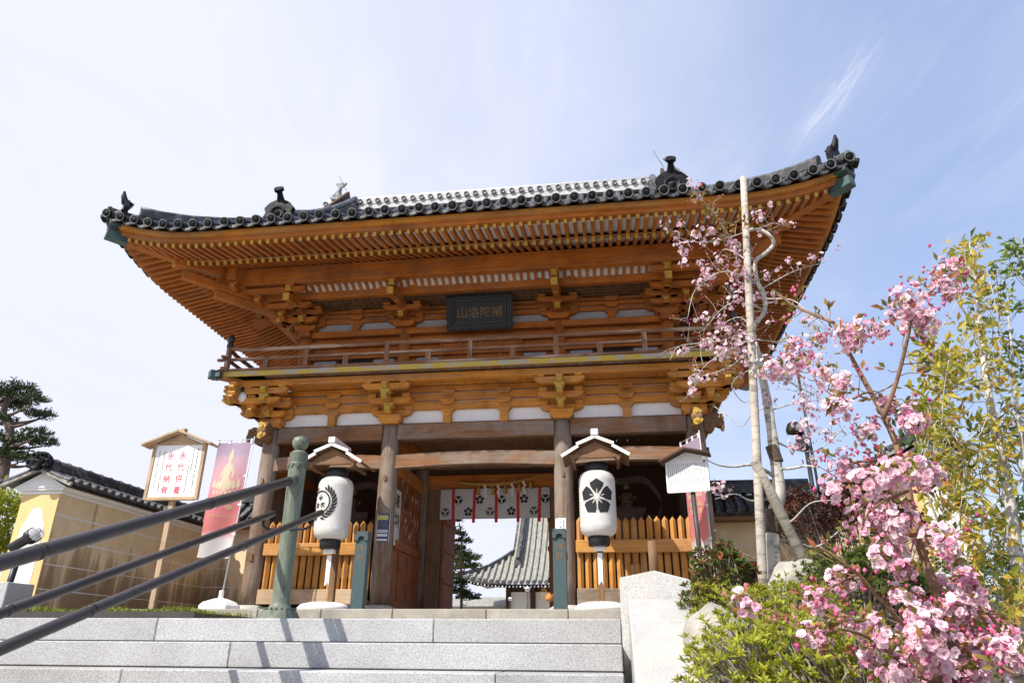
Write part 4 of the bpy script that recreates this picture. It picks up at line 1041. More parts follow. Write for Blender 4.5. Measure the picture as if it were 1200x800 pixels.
# statue of a guardian in the right bay, only dimly seen
def statue(x, label):
    t = thing('guardian_statue', label, 'statue', (x, 1.55, 0), 0, 'guardian statues in the side bays')
    me = bpy.data.meshes.new('body'); pts = [((0, 0, 1.30), .22), ((0, -.02, 1.60), .26), ((0, -.04, 1.90), .31), ((0, -.05, 2.10), .13), ((0, -.08, 2.28), .17), ((0, -.08, 2.42), .15), ((-.17, 0, 1.10), .18), ((-.25, -.08, .75), .13), ((-.27, -.02, .38), .09), ((-.28, -.16, .32), .08), ((.17, 0, 1.10), .18), ((.27, -.02, .75), .13), ((.30, .03, .38), .09), ((.32, -.13, .32), .08), ((-.38, -.04, 2.02), .13), ((-.62, -.08, 1.85), .10), ((-.60, -.22, 2.20), .075), ((-.58, -.25, 2.36), .07), ((.38, -.04, 2.02), .13), ((.60, -.02, 1.74), .10), ((.50, -.28, 1.52), .075), ((.47, -.36, 1.46), .07)]
    ed = [(0, 1), (1, 2), (2, 3), (3, 4), (4, 5), (0, 6), (6, 7), (7, 8), (8, 9), (0, 10), (10, 11), (11, 12), (12, 13), (2, 14), (14, 15), (15, 16), (16, 17), (2, 18), (18, 19), (19, 20), (20, 21)]
    me.from_pydata([p for p, r in pts], ed, []); me.materials.append(MATS['statue_wood']); o = bpy.data.objects.new('body', me); COL.objects.link(o); o.parent = t
    sk = o.modifiers.new('skin', 'SKIN'); sk.use_smooth_shade = True
    for i, (p, r) in enumerate(pts): me.skin_vertices[0].data[i].radius = (r, r*.9); me.skin_vertices[0].data[i].use_root = (i == 0)
    sb = o.modifiers.new('sub', 'SUBSURF'); sb.levels = 1; sb.render_levels = 2
    m = MB(); m.lathe([(.0, 2.60), (.06, 2.58), (.075, 2.52), (.05, 2.47)], 12, Matrix.Translation((0, -.06, 0)))
    for s in (-1, 1):
        m.tube([(s*.065-.03, -.222, 2.335), (s*.065, -.236, 2.345), (s*.065+.03, -.222, 2.335)], .016, 6); m.tube([(s*.155, -.07, 2.33), (s*.165, -.05, 2.26)], [.03, .02], 6)
    m.tube([(0, -.225, 2.33), (0, -.26, 2.26), (0, -.235, 2.245)], [.015, .03, .02], 7); m.tube([(-.06, -.215, 2.19), (0, -.235, 2.18), (.06, -.215, 2.19)], .015, 6); m.build('face_features', 'gold_dull', t)
    m = MB(); m.grid(lambda u, v: ((.30+.16*v+.025*sin(u*2*pi*9)*v)*cos(u*2*pi), (.27+.14*v+.025*sin(u*2*pi*9)*v)*sin(u*2*pi), 1.42-.75*v), 72, 8); m.build('skirt', 'statue_wood', t)
    m = MB(); m.grid(lambda u, v: (.75*sin((u-.5)*4.6)*(1-.0*v)+.0, .12+.05*sin(u*14), 2.2+.55*cos((u-.5)*4.6)+(v-.5)*.16+.05*sin(u*23)), 40, 3); m.build('scarf', 'statue_wood', t)
    m = MB(); prof = circle(0, 0, .62, 14); m.lathe([(.66, .0), (.62, .10), (.50, .26), (.0, .30)], 10); m.build('rock_base', 'statue_wood', t)
statue(3.05, 'dark carved guardian statue in the shade of the right bay'); statue(-3.05, 'dark carved guardian statue in the shade of the left bay')

# curtain, rope and tassels over the passage ---------------------------------------
NX0, NX1, NZ0, NZ1 = -1.30, 1.30, 2.085, 2.79
cur = thing('door_curtain', 'white divided curtain with black crests and red strips hanging across the passage', 'curtain', (0, 2.60, 0))
def cur_map(x, z): return (x, .010*sin(x*9)+.018*sin(x*4.1+1)*(NZ1-z)-.004, z)
m = MB(); m.grid(lambda u, v: cur_map(NX0+(NX1-NX0)*u, NZ0+(NZ1-NZ0)*v), 60, 8); m.build('cloth', 'cloth_white', cur)
strips = (-.99, -.475, .04, .555, 1.07)
m = MB()
for x in strips: m.grid(lambda u, v: (lambda p: (p[0], p[1]-.012, p[2]))(cur_map(x+.035*(2*u-1)+.02*(1-v)*sin(x*5), 2.0+(NZ1-2.0)*v)), 2, 8)
m.build('red_strip', 'red_cloth', cur)
m = MB()
off = lambda cx, cz: (lambda x, z: (lambda p: (p[0], p[1]-.008, p[2]))(cur_map(cx+x, cz+z)))
def round_crest(cx, cz, mi):
    fn = off(cx, cz)
    for k in range(3):
        a = pi/2+2*pi*k/3
        poly_decal(m, [(.085*cos(a+q)*r, .085*sin(a+q)*r) for q, r in ((0, .2), (-.75, .65), (-.7, 1), (-.25, 1.05), (0, .9), (.25, 1.05), (.7, 1), (.75, .65))], fn, mi, 1)
    for k in range(24):
        a0, a1 = 2*pi*k/24, 2*pi*(k+1)/24; add_decal(m, [(.10*cos(a0), .10*sin(a0)), (.10*cos(a1), .10*sin(a1)), (.088*cos(a1), .088*sin(a1)), (.088*cos(a0), .088*sin(a0))], [(0, 1, 2, 3)], fn, mi)
def bell_small(cx, cz, mi):
    fn = off(cx, cz)
    for k in range(5):
        a = pi/2+2*pi*k/5; r = .10
        poly_decal(m, [(r*(q*cos(a)-w*sin(a)), r*(q*sin(a)+w*cos(a))) for q, w in [(.2, .03), (.60, .37), (.84, .40), (1.08, 0), (.84, -.40), (.60, -.37), (.2, -.03)]], fn, mi, 1)
for i, x in enumerate((-.86, -.35, .17, .70, 1.20)):
    (round_crest if i % 2 == 0 else bell_small)(x, 2.53, 0)
for i, x in enumerate((-1.17, -.62, -.10, .40, .93)):
    (round_crest if i % 2 == 0 else bell_small)(x, 2.255, 1 if i % 2 == 0 else 0)
m.build('crests', ['black_ink', 'crest_grey'], cur)
m = MB(); m.tube([(NX0, .0, NZ1+.01), (NX1, .0, NZ1+.01)], .014, 6); m.build('rod', 'wood_brown', cur)
rope = thing('straw_rope', 'twisted straw rope with tassels and white paper streamers above the curtain', 'rope', (.1, 2.56, 2.95))
m = MB()
rp_ = lambda t: V((-.95+1.95*t, -.02, -.05+.13*t**3-.10*sin(pi*t)*.6+.03))
for ph in (0, 2.1, 4.2):
    m.tube([rp_(k/90)+V((0, cos(k*.75+ph), sin(k*.75+ph)))*(.026*(1-abs(k/90-.5)*.9)) for k in range(91)], [.028*(1-abs(k/90-.5)*.8) for k in range(91)], 6)
m.build('twisted_cord', 'straw', rope)
for q in (.24, .42, .57, .74, .88):
    m = MB(); p = rp_(q); m.tube([p-Z_*.03, p-Z_*.10, p-Z_*.24], [.018, .035, .05], 8); m.build('tassel', 'straw', rope)
for q in (.33, .49, .66, .80):
    m = MB(); p = rp_(q)+V((0, -.05, -.03)); w = .035
    for k in range(4): m.box(p.x-w+(k % 2)*.03, p.x+w*.3+(k % 2)*.03, p.y-.004*k-.004, p.y-.004*k, p.z-.075*(k+1), p.z-.07*k)
    m.build('paper_streamer', 'paper_white', rope)
m = MB(); p = rp_(.55); m.lathe([(0, -.05), (.05, -.03), (.05, .03), (0, .05)], 10, Matrix.Translation(p+V((0, -.06, .0)))); m.build('orange_knot', 'clay_orange', rope)

# bulb lamp under the left balcony corner -----------------------------------------
lp = thing('bulb_lamp', 'round white bulb lamp hanging under the left balcony corner', 'lamp', (-4.92, -.62, 4.38))
m = MB(); m.tube([(0, 0, .14), (0, 0, .02)], .025, 8); m.lathe([(.05, .02), (.06, .0), (.06, -.08), (.045, -.12)], 12); m.build('socket', 'black_metal', lp)
m = MB(); m.lathe([(.045, -.11), (.085, -.17), (.105, -.23), (.085, -.30), (.04, -.335), (0, -.34)], 16); m.build('bulb', 'plastic_white', lp)

# bronze handrail ------------------------------------------------------------------
hr = thing('handrail', 'bronze stair handrail with onion-topped green post and three dark rails', 'handrail', (0, 0, 0))
PX, PY = -.11, -8.01
m = MB(); M = Matrix.Translation((PX, PY, 0))
m.lathe([(.19, -.50), (.19, -.468), (.175, -.455), (.14, -.40), (.112, -.385), (.092, -.37), (.076, -.33), (.073, .2), (.076, .72), (.080, .90), (.079, .945), (.062, .968), (.033, .975)], 26, M); po = m.build('post', 'bronze_post', hr)
m = MB(); m.lathe([(.034, .97), (.036, .985), (.058, 1.0), (.072, 1.03), (.074, 1.06), (.062, 1.092), (.03, 1.108), (.012, 1.115), (0, 1.118)], 24, M); m.build('onion_cap', 'bronze_post', po)
m = MB()
for k in range(10):   # lotus leaves wrapped round the top of the post and the foot
    a = 2*pi*k/10
    for pr in ([(-.028, .95), (-.028, .86), (-.014, .82), (0, .80), (.014, .82), (.028, .86), (.028, .95)],):
        poly_decal(m, pr, lambda x, z, a=a: (PX+(.0825+.004*(z < .86))*cos(a+x/.080), PY+(.0825+.004*(z < .86))*sin(a+x/.080), z), 0, 1)
for k in range(18):
    a = 2*pi*k/18; m.lathe([(0, -.012), (.014, 0), (0, .012)], 6, M @ Matrix.Translation((.128*cos(a), .128*sin(a), -.385)))
m.build('leaf_relief', 'bronze_post', po)
slope = .345
rends = [(at(345, 563, PY), .039, .0), (at(378, 600, PY+.12), .028, 0), (at(322, 601, PY+.12), .028, 0)]
rends[2][0].z = rends[1][0].z
dx = (rends[1][0].x-rends[2][0].x)/2
for i, (p, r, _) in enumerate(rends):
    x = PX-.0 if i == 0 else (PX+dx if i == 1 else PX-dx); y0 = PY-.04 if i == 0 else PY+.12; z0 = p.z
    pts = [V((x, y0-t, z0-t*slope)) for t in [0, .05, .5, 1.5, 2.5, 3.5, 4.2]]
    m = MB(); m.tube(pts, [r*.9]+[r]*6, 14); ro = m.build('rail', 'rail_bronze', hr)
    m = MB()
    for t in (1.3, 2.75): m.tube([V((x, y0-t, z0-t*slope)), V((x, y0-t-.035, z0-(t+.035)*slope))], r*1.06, 14)
    m.build('joint_ring', 'rail_bronze', ro)
    if i == 0:
        m = MB(); m.tube([V((x, y0-.10, z0-.10*slope)), V((x, y0-.01, z0))], [.046, .052], 14); m.build('collar', 'bronze_post', ro)
    else:
        for t in (.18,):
            s = 1 if i == 1 else -1
            m = MB(); m.tube([V((x, y0-t, z0-t*slope-r)), V((x, y0-t, z0-t*slope-r-.05)), V((x-s*.05, y0-t, z0-t*slope-r-.08)), V((PX, y0-t, z0-t*slope-r-.085))], .012, 8); m.build('bracket', 'black_metal', ro)
m = MB(); M = Matrix.Translation((PX, PY-4.25, 0)); m.lathe([(.15, -2.09), (.13, -2.02), (.085, -1.95), (.08, -.75), (.085, -.66), (.03, -.64)], 20, M); m.build('post', 'bronze_post', hr)

# roofed sign board left --------------------------------------------------------
sg = thing('sign_board', 'roofed white sign board with red writing on a wooden post by the left wall', 'sign', (-3.78, -4.2, -.22), radians(2))
m = MB(); m.box(-.045, .045, .02, .09, 0, 2.42); m.box(-.035, .035, -.03, .06, 2.50, 2.63); m.build('post', 'wood_pale', sg, .006)
m = MB(); m.box(-.42, .42, -.02, .018, 1.56, 2.36); bd = m.build('board', 'paint_white', sg)
m = MB()
for x in (-.44, .44): m.box(x-.03, x+.03, -.035, .03, 1.53, 2.40)
m.box(-.409, .409, -.035, .03, 1.525, 1.575); m.build('frame', 'wood_pale', sg, .005)
m = MB(); m.prism([(-.47, 2.36), (.47, 2.36), (0, 2.53)], (0, .0, 0), X_, Z_, Y_, .05); 
m.build('gable_board', 'wood_pale', sg)
m = MB()
for s in (-1, 1): m.bar((s*-.012, -.03, 2.565), (s*.62, -.03, 2.345), .26, .035, up=Z_)
m.build('roof', 'wood_pale', sg, .005)
m = MB(); fn = lambda x, z: (x, -.0235, z)
for col_, x in (('永代供養', .085), ('永代納骨', -.13)):
    for i, ch in enumerate(col_): vs, fs = text_mesh(ch, .128); add_decal(m, vs, fs, lambda a, z, i=i, x=x: (x+a, -.0235, 2.20-.175*i+z))
m.build('red_characters', 'red_ink', bd)
m = MB(); dashes(m, .325, .355, 1.62, 2.30, fn, .033); dashes(m, .255, .28, 1.95, 2.30, fn, .033); dashes(m, .205, .23, 1.62, 2.12, fn, .033); dashes(m, -.26, -.235, 1.62, 2.27, fn, .033); dashes(m, -.35, -.325, 1.72, 2.27, fn, .033)
m.build('small_writing', 'black_ink', bd)

sg.scale = (.9, 1, 1)
# banners on poles -------------------------------------------------------------
def banner(label, loc, w, z0, z1, wave, lean, group, side=-1, base=True):
    t = thing('banner', label, 'banner', loc, 0, group)
    pole = lambda z: V((lean*z, 0, z))
    m = MB(); m.tube([pole(.1), pole(z1+.12)], [.014, .011], 8); m.tube([pole(z1+.06), pole(z1+.06)+V((side*(w+.05), 0, .02))], .007, 6); m.build('pole', 'glass_pale', t)
    def fn(u, v):
        z = z0+(z1-z0)*v; p = pole(z)+V((side*(.03+w*(1-.12*(1-v)**2)*u), 0, 0))
        p.y += wave*(.5*sin(u*5+v*4)+.6*sin(v*7+u*2)*u)*(1.1-v*.7); p.x += side*-.08*(1-v)*u*sin(v*5); p.z += .02*u; return p
    m = MB(); m.grid(lambda u, v: fn(u, v), 14, 36); cl = m.build('cloth', 'banner_print', t)
    fx = lambda x, y: fn(x, y)+V((0, -.006, 0))
    m = MB(); g = [(.34, .60), (.30, .635), (.40, .665), (.41, .71), (.36, .75), (.37, .785), (.45, .805), (.46, .83), (.43, .86), (.45, .90), (.49, .945), (.53, .945), (.57, .90), (.58, .86), (.55, .83), (.56, .805), (.64, .785), (.66, .75), (.62, .70), (.63, .665), (.72, .635), (.68, .60)]
    poly_decal(m, g, fx, 0, 2)
    for s_ in (-1, 1): poly_decal(m, [(.5+s_*.14, .78), (.5+s_*.22, .72), (.5+s_*.19, .66), (.5+s_*.15, .70)], fx, 0, 1)
    for k in range(7): c = .14+.12*k; a = abs(k-3)*.012; poly_decal(m, [(c-.06, .575+a), (c-.045, .61+a), (c, .64+a), (c+.045, .61+a), (c+.06, .575+a), (c, .55+a)], fx, 0, 1)
    for k in range(6): c = .20+.12*k; poly_decal(m, [(c-.05, .545), (c, .575), (c+.05, .545), (c, .525)], fx, 0, 1)
    m.build('gold_figure', 'cloth_cream', cl)
    m = MB()
    for cx in (.30, .68): dashes(m, cx-.13, cx+.13, .385, .50, fx, .055, 0, 1)
    for i in range(9): dashes(m, .1+.09*i, .16+.09*i, .325, .36, fx, .034, 0, 1)
    m.build('gold_writing', 'cloth_gold', cl)
    m = MB()
    for q in (0, .33, .66, 1.0): p = fn(q, 1); m.box(p.x-.018, p.x+.018, p.y-.012, p.y+.012, p.z-.02, p.z+.075)
    for v in (.2, .45, .7): p = pole(z0+(z1-z0)*v); m.box(p.x-.05, p.x+.015, p.y-.016, p.y+.016, p.z-.02, p.z+.02)
    m.build('loops', 'plastic_white', cl)
    if base:
        m = MB(); m.lathe([(.36, .0), (.36, .07), (.30, .13), (.12, .19), (.06, .20), (.045, .21), (.045, .33), (.0, .335)], 8, sm=False); m.build('water_base', 'plastic_white', t, .01)
    return t
banner('red and purple banner with a gold figure beside the left column', (-4.22, -1.5, -.1), .70, .88, 3.02, .11, .056, 'temple banners')
b2 = banner('red and purple banner half hidden behind the white notice board at the right column', (4.40, -1.05, -.1), .74, .75, 3.02, .05, -.02, 'temple banners'); b2.rotation_euler = (0, 0, radians(-68))

# notice board on the right -------------------------------------------------------
nb = thing('notice_board', 'white notice board of fine print under a small roof at the right column', 'sign', (4.03, -1.6, -.12), radians(-12))
m = MB(); m.tube([(0.10, .06, 0), (.06, .06, 2.0)], .042, 10); m.build('post', 'iron_dark', nb)
m = MB(); m.prism([(-.36, 1.93), (-.36, 2.43), (.0, 2.60), (.36, 2.50), (.36, 1.93), (.34, 1.91), (-.34, 1.91)], (0, 0, 0), X_, Z_, Y_, .03); bd = m.build('board', 'paint_white', nb)
m = MB(); m.bar((-.44, -.05, 2.42), (.01, -.05, 2.63), .34, .03, up=Z_); m.bar((-.01, -.05, 2.63), (.42, -.05, 2.52), .34, .03, up=Z_); m.build('roof', 'wood_dark', nb)
m = MB(); fn = lambda x, z: (x, -.018, z)
for i in range(19): dashes(m, -.32+.034*i, -.304+.034*i, 2.0+.03*rng.random(), 2.40, fn, .03, 0, .9)
m.box(.29, .32, -.02, -.016, 2.40, 2.44); m.build('fine_print', 'crest_grey', bd)

# wooden stake beside the end block -------------------------------------------------
m = MB(); p = at(766, 672, -7.6); m.tube([(p.x, p.y, -.5), (p.x+.005, p.y, .0), (p.x, p.y, .19)], [.042, .04, .036], 10)
tag(m.build('wooden_stake', 'wood_brown'), 'short weathered wooden stake standing behind the granite end block', 'stake')
# spotlight
sp = thing('spotlight', 'black spotlight on a short pole in front of the left wall end', 'spotlight', (-5.80, -4.5, -.3))
m = MB(); m.tube([(-.03, 0, 0), (.02, 0, .72)], .045, 10); m.tube([(.02, 0, .72), (.03, 0, .88)], .025, 8); m.lathe([(.06, 0), (.06, .08)], 10, Matrix.Translation((.02, 0, .72))); m.build('pole', 'black_metal', sp)
d = V((.83, -.1, .42)).normalized(); R_ = d.to_track_quat('Z', 'Y').to_matrix().to_4x4(); M = Matrix.Translation((.0, 0, .98)) @ R_
m = MB(); m.lathe([(.05, -.16), (.07, -.15), (.075, .12), (.105, .14), (.115, .24)], 16, M); hd = m.build('lamp_head', 'black_metal', sp)
m = MB(); m.lathe([(.108, .225), (.09, .26), (.0, .275)], 16, M); m.build('lens', 'glass_pale', hd)
m = MB()
for k in range(12): a = 2*pi*k/12; m.tube([M @ V((.112*cos(a), .112*sin(a), .24)), M @ V((.10*cos(a), .10*sin(a), .32)), M @ V((.0, .0, .36))], .004, 4)
m.build('wire_guard', 'glass_pale', hd)
m = MB(); m.box(-6.55, -5.6, -4.75, -4.25, -.35, .12)
tag(m.build('granite_plinth', 'granite_step', bevel=.01), 'grey granite plinth at the foot of the spotlight', 'plinth')
# ------------------------------------------------------------------ roofed plaster walls either side
def roofed_wall(label, A, B, hw, zt, near_end=True, far_end=False):
    """plaster wall with tiled roof from A (near end) to B along its centre line; hw half thickness"""
    A, B = V((A[0], A[1], 0)), V((B[0], B[1], 0)); D = (B-A).normalized(); Sd = V((D.y, -D.x, 0)); Ln = (B-A).length
    t = thing('roofed_wall', label, 'wall', A); P = lambda d, s, z: D*d+Sd*s+Z_*z
    m = MB(); m.obox(P(Ln/2, 0, (zt-.3)/2), D, Sd, Z_, Ln/2, hw, (zt+.3)/2); m.build('plaster', 'plaster_yellow', t)
    m = MB()
    for z in (.18, .58, .99, 1.40):
        for s in (-1, 1): m.obox(P(Ln/2, s*(hw+.001), z), D, Sd, Z_, Ln/2-.02, .003, .014 if z > .9 else .008)
    m.build('white_lines', 'plaster_shade', t)
    m = MB(); m.obox(P(Ln/2, 0, zt+.03), D, Sd, Z_, Ln/2+.03, hw+.04, .028); m.obox(P(Ln/2, 0, zt+.093), D, Sd, Z_, Ln/2+.08, hw+.10, .034); m.build('cornice', 'plaster_white', t, .008)
    rz, ez, ov = zt+.40, zt+.135, hw+.26
    m = MB(); m.prism([(-ov+.1, ez-.03), (ov-.1, ez-.03), (0, rz-.03)], P(Ln/2, 0, 0), Sd, Z_, D, Ln+.20); m.build('gable', 'plaster_white', t)
    rows = MB(); disc = MB(); n = int((Ln+.4)/.215)
    rows.prism([(-ov-.04, ez), (0, rz), (ov+.04, ez), (ov+.04, ez+.045), (0, rz+.05), (-ov-.04, ez+.045)], P(Ln/2, 0, 0), Sd, Z_, D, Ln+.42)
    for k in range(n+1):
        d = -.2+(Ln+.4)*k/n
        for s in (-1, 1):
            pts = [P(d, s*(ov+.05)*q, ez+(rz-ez)*(1-q)+.055-.03*sin(pi*q)) for q in (1, .66, .33, .0)]
            rows.tube(pts, .052, 7, cap=False); dd = (pts[0]-pts[1]).normalized()
            disc.lathe([(.062, -.03), (.062, .012), (.048, .014), (.04, .002), (0, .006)], 10, Matrix.Translation(pts[0]) @ dd.to_track_quat('Z', 'Y').to_matrix().to_4x4())
    r_ = rows.build('tile_roof', 'tile', t); disc.build('tile_ends', 'tile', r_)
    m = MB()
    for lv in range(2): m.obox(P(Ln/2, 0, rz+.075+.05*lv), D, Sd, Z_, Ln/2+.16, .115-.012*(lv % 2), .024)
    m.tube([P(-.2, 0, rz+.18), P(Ln+.2, 0, rz+.18)], .065, 10)
    for k in range(int(Ln/.3)):
        d = .1+.3*k; m.tube([P(d, 0, rz+.18), P(d+.05, 0, rz+.18)], .08, 10)
    m.build('ridge', 'tile', r_)
    m = MB(); q = P(-.24, 0, rz+.02)
    m.prism([(-.2, 0), (-.24, .10), (-.18, .2), (-.08, .28), (.08, .28), (.18, .2), (.24, .10), (.2, 0)], q, Sd, Z_, D, .10)
    for s in (-1, 1):
        for c, h, rr in ((.14, .08, .06), (.08, .20, .05)): m.tube([q-D*.06+Sd*(s*(c+rr*cos(a*.7)))+Z_*(h+rr*sin(a*.7)) for a in range(9)], .024, 6)
    m.lathe([(.10, 0), (.10, .10), (.07, .11), (.05, .08), (0, .09)], 14, Matrix.Translation(q-D*.02+Z_*.04) @ (-D).to_track_quat('Z', 'Y').to_matrix().to_4x4())
    m.build('ridge_end_ornament', 'tile_ornament', r_)
    m = MB()   # bargeboards and the smooth end face with its arched white niche
    for s in (-1, 1): m.bar(P(-.22, s*(ov+.08), ez-.01), P(-.22, 0, rz+.01), .05, .07, up=Z_)
    m.build('verge_board', 'tile_hall', r_)
    m = MB(); m.obox(P(-.012, 0, (zt-.3)/2), D, Sd, Z_, .012, hw+.006, (zt+.3)/2-.002); ef = m.build('end_face', 'plaster_yellow_clean', t)
    w = hw*.62; pr = [(-w, -.3), (w, -.3), (w, zt-.62), (w*.93, zt-.50), (w*.70, zt-.45), (w*.62, zt-.36), (w*.4, zt-.26), (0, zt-.22), (-w*.4, zt-.26), (-w*.62, zt-.36), (-w*.70, zt-.45), (-w*.93, zt-.50), (-w, zt-.62)]
    m = MB(); m.prism(pr, P(-.026, 0, 0), Sd, Z_, D, .008); m.build('arched_panel', 'plaster_white', ef)
    return t
roofed_wall('ochre plaster wall under a grey tiled roof, its gable end behind the spotlight', (-7.17, -2.75), (-7.17, 2.62), .35, 1.74)
roofed_wall('ochre plaster wall end with white gable behind the pink blossom on the right', (7.40, -3.0), (7.40, 2.62), .33, 1.84)
def link_wall(label, x0, x1, y, door=False):
    t = thing('link_wall', label, 'wall', ((x0+x1)/2, y, 0)); h = abs(x1-x0)/2
    m = MB()
    if door: m.box(-h, -h+.45, -.12, .12, -.3, 1.88); m.box(-h+1.25, h, -.12, .12, -.3, 1.88); m.box(-h+.451, -h+1.249, -.12, .12, 1.05, 1.88)
    else: m.box(-h, h, -.12, .12, -.3, 1.88)
    m.build('plaster', 'plaster_yellow', t)
    if door:
        m = MB(); m.box(-h+.452, -h+1.248, -.02, .04, -.3, 1.048); m.build('side_door', 'wood_dark', t)
        m = MB()
        for a in (-h+.45, -h+1.19): m.box(a, a+.06, -.14, -.021, -.3, 1.0)
        m.box(-h+.45, -h+1.25, -.14, -.021, 1.001, 1.06); m.build('door_frame', 'wood_brown', t)
    m = MB()
    for z in (.18, .58, .99, 1.40):
        if not door or z > 1.05: m.box(-h+.01, h-.01, -.124, -.119, z-.008, z+.008)
        else: m.box(-h+1.26, h-.01, -.124, -.119, z-.008, z+.008)
    m.build('white_lines', 'plaster_shade', t)
    rows = MB(); rows.prism([(-.55, 2.02), (0, 2.50), (.55, 2.02), (.5, 1.98), (-.5, 1.98)], (0, 0, 0), Y_, Z_, X_, 2*h)
    n = int(2*h/.215)
    for k in range(n+1):
        x = -h+.04+(2*h-.08)*k/n
        for s in (-1, 1): rows.tube([(x, s*.60, 2.05), (x, s*.3, 2.27), (x, 0, 2.54)], .052, 7)
    for lv in range(3): rows.box(-h, h, -.12+.01*(lv % 2), .12-.01*(lv % 2), 2.53+.065*lv, 2.592+.065*lv)
    rows.tube([(-h, 0, 2.76), (h, 0, 2.76)], .075, 10); r_ = rows.build('tile_roof', 'tile', t)
    m = MB(); m.box(-h, h, -.45, .45, 1.882, 1.975); m.build('cornice', 'wood_brown', t)
link_wall('short ochre wall joining the left roofed wall to the gate', -6.81, -4.48, 2.45)
link_wall('short ochre wall with a low dark door joining the gate to the right', 4.48, 7.06, 2.45, True)

# ------------------------------------------------------------------ main hall seen through the passage
hall = thing('main_hall', 'temple hall with a tall curved tiled roof seen through the gate passage', 'temple hall', (.1, 26, -.1))
HX, HY, HR = 5.75, 7.2, 3.05   # half width of the eaves, depth to the ridge, half width of the upper roof
hz = lambda y: 2.62+7.2*(.48*(y/HY)+.52*(y/HY)**2)
hl = lambda x, y: .38*(max(0, abs(x)-3)/2.75)**2*max(0, 1-y/4)
hip = lambda x: max(0, (HX-abs(x)))*1.05
sh = MB()
def hs(u, v):
    y = HY*v; w = HR if y > 2.84 else HX-y/1.05; x = (-1+2*u)*w; return (x, y, hz(y)+hl(x, y))
sh.grid(hs, 24, 24)
for s in (-1, 1):
    sh.grid(lambda u, v: (lambda x, y: (s*x, y, hz((HX-x)*1.05)+hl(x, (HX-x)*1.05)))(HX-(HX-HR)*v, (HX-(HX-(HX-HR)*v))*1.05+(9)*u), 8, 8)
roofh = sh.build('roof', 'tile_hall', hall)
m = MB(); e = MB(); n = 34
for k in range(n+1):
    x = -HX+.1+(2*HX-.2)*k/n; y1 = HY if abs(x) < HR else hip(x)
    if y1 < .25: continue
    N_ = 14; pts = [V((x, y1*i/N_-.03, hz(y1*i/N_)+.05+hl(x, y1*i/N_))) for i in range(N_+1)]; m.tube(pts, .095, 6, cap=False)
    e.lathe([(.12, 0), (.12, .05), (.08, .06), (0, .05)], 10, Matrix.Translation(pts[0]+V((0, .0, 0))) @ Matrix.Rotation(pi/2, 4, 'X'))
m.build('tile_rows', 'tile_hall', roofh); e.build('tile_ends', 'tile', roofh)
m = MB()
for s in (-1, 1):
    ys = [1.7, 2.4, 3.2, 4.2, 5.2, 6.2, HY]
    for lv in range(3):
        pts = [V((s*2.72, y, hz(y)+.10+.12*lv)) for y in ys]
        for a, b in zip(pts[:-1], pts[1:]): m.bar(a, b, .30, .115)
    m.tube([V((s*2.72, y, hz(y)+.48)) for y in ys], .10, 8)
    vs = [2.75, 2.2, 1.5, .8, .05]; pts = [V((s*(HX-v/1.05), v, hz(v)+hl(HX-v/1.05, v)+.12)) for v in vs]
    for a, b in zip(pts[:-1], pts[1:]): m.bar(a, b, .26, .22)
    m.prism([(-.2, 0), (-.22, .3), (-.1, .48), (.1, .48), (.22, .3), (.2, 0)], (s*2.72, 1.62, hz(1.62)+.05), X_, Z_, Y_, .14); m.tube([(s*2.72, 1.6, hz(1.6)+.5), (s*2.72, 1.35, hz(1.6)+.62)], .09, 8)
    ys = [2.7, 3.6, 4.6, 5.6, HY]
    pts = [V((s*(HR+.02), y, hz(y)+.02)) for y in ys]
    for a, b in zip(pts[:-1], pts[1:]): m.bar(a, b, .22, .2)
m.box(-HR-.2, HR+.2, HY-.2, HY+.2, hz(HY)-.1, hz(HY)+.7); m.build('ridges', 'tile', roofh)
m = MB(); e = MB()
m.grid(lambda u, v: (lambda x: (x, .08+2.6*v, hz(0)+hl(x, 0)-.22+.25*v))((-1+2*u)*(HX-.1-1.2*v)), 30, 2)
for k in range(58):
    x = -HX+.25+(2*HX-.5)*k/57; m.bar((x, .08, hz(0)+hl(x, 0)-.16), (x*.93, 2.4, hz(0)+.1), .075, .10); e.box(x-.035, x+.035, .06, .078, hz(0)+hl(x, 0)-.20, hz(0)+hl(x, 0)-.12)
m.build('eaves', 'wood_dark', hall); e.build('rafter_ends', 'paper_white', hall)
m = MB(); m.box(-3.4, 3.4, 2.6, 9, -.3, 2.75); m.build('hall_wall', 'wood_dark', hall)
for x in (-3.4, -2.0, -.7, .7, 2.0, 3.4):
    m = MB(); m.box(x-.12, x+.12, 2.36, 2.60, -.3, 2.6); m.build('pillar', 'wood_dark', hall)
for a, b in ((-3.25, -2.15), (-1.85, -.85), (-.55, .55), (.85, 1.85), (2.15, 3.25)):
    m = MB(); m.box(a, b, 2.56, 2.598, 1.45, 2.35); m.build('white_panel', 'plaster_white', hall)
def garden_lamp(px, top, y, label, s=1):
    p = at(px, top, y); t = thing('garden_lamp', label, 'lamp', (p.x, p.y, -.1), 0, 'garden lamps behind the gate'); h = p.z+.1
    m = MB(); m.tube([(0, 0, 0), (0, 0, h-.2*s)], .03*s, 8); m.build('pole', 'iron_dark', t)
    m = MB(); m.lathe([(.05*s, h-.22*s), (.12*s, h-.18*s), (.13*s, h-.06*s), (.20*s, h-.05*s), (.14*s, h), (.02*s, h+.05*s)], 10); m.build('lamp_head', 'plastic_white', t)
garden_lamp(598, 700, 17, 'small white-headed garden lamp seen low through the gate passage', .55)
garden_lamp(618, 688, 16, 'taller white-topped garden lamp in front of the main hall', .75)
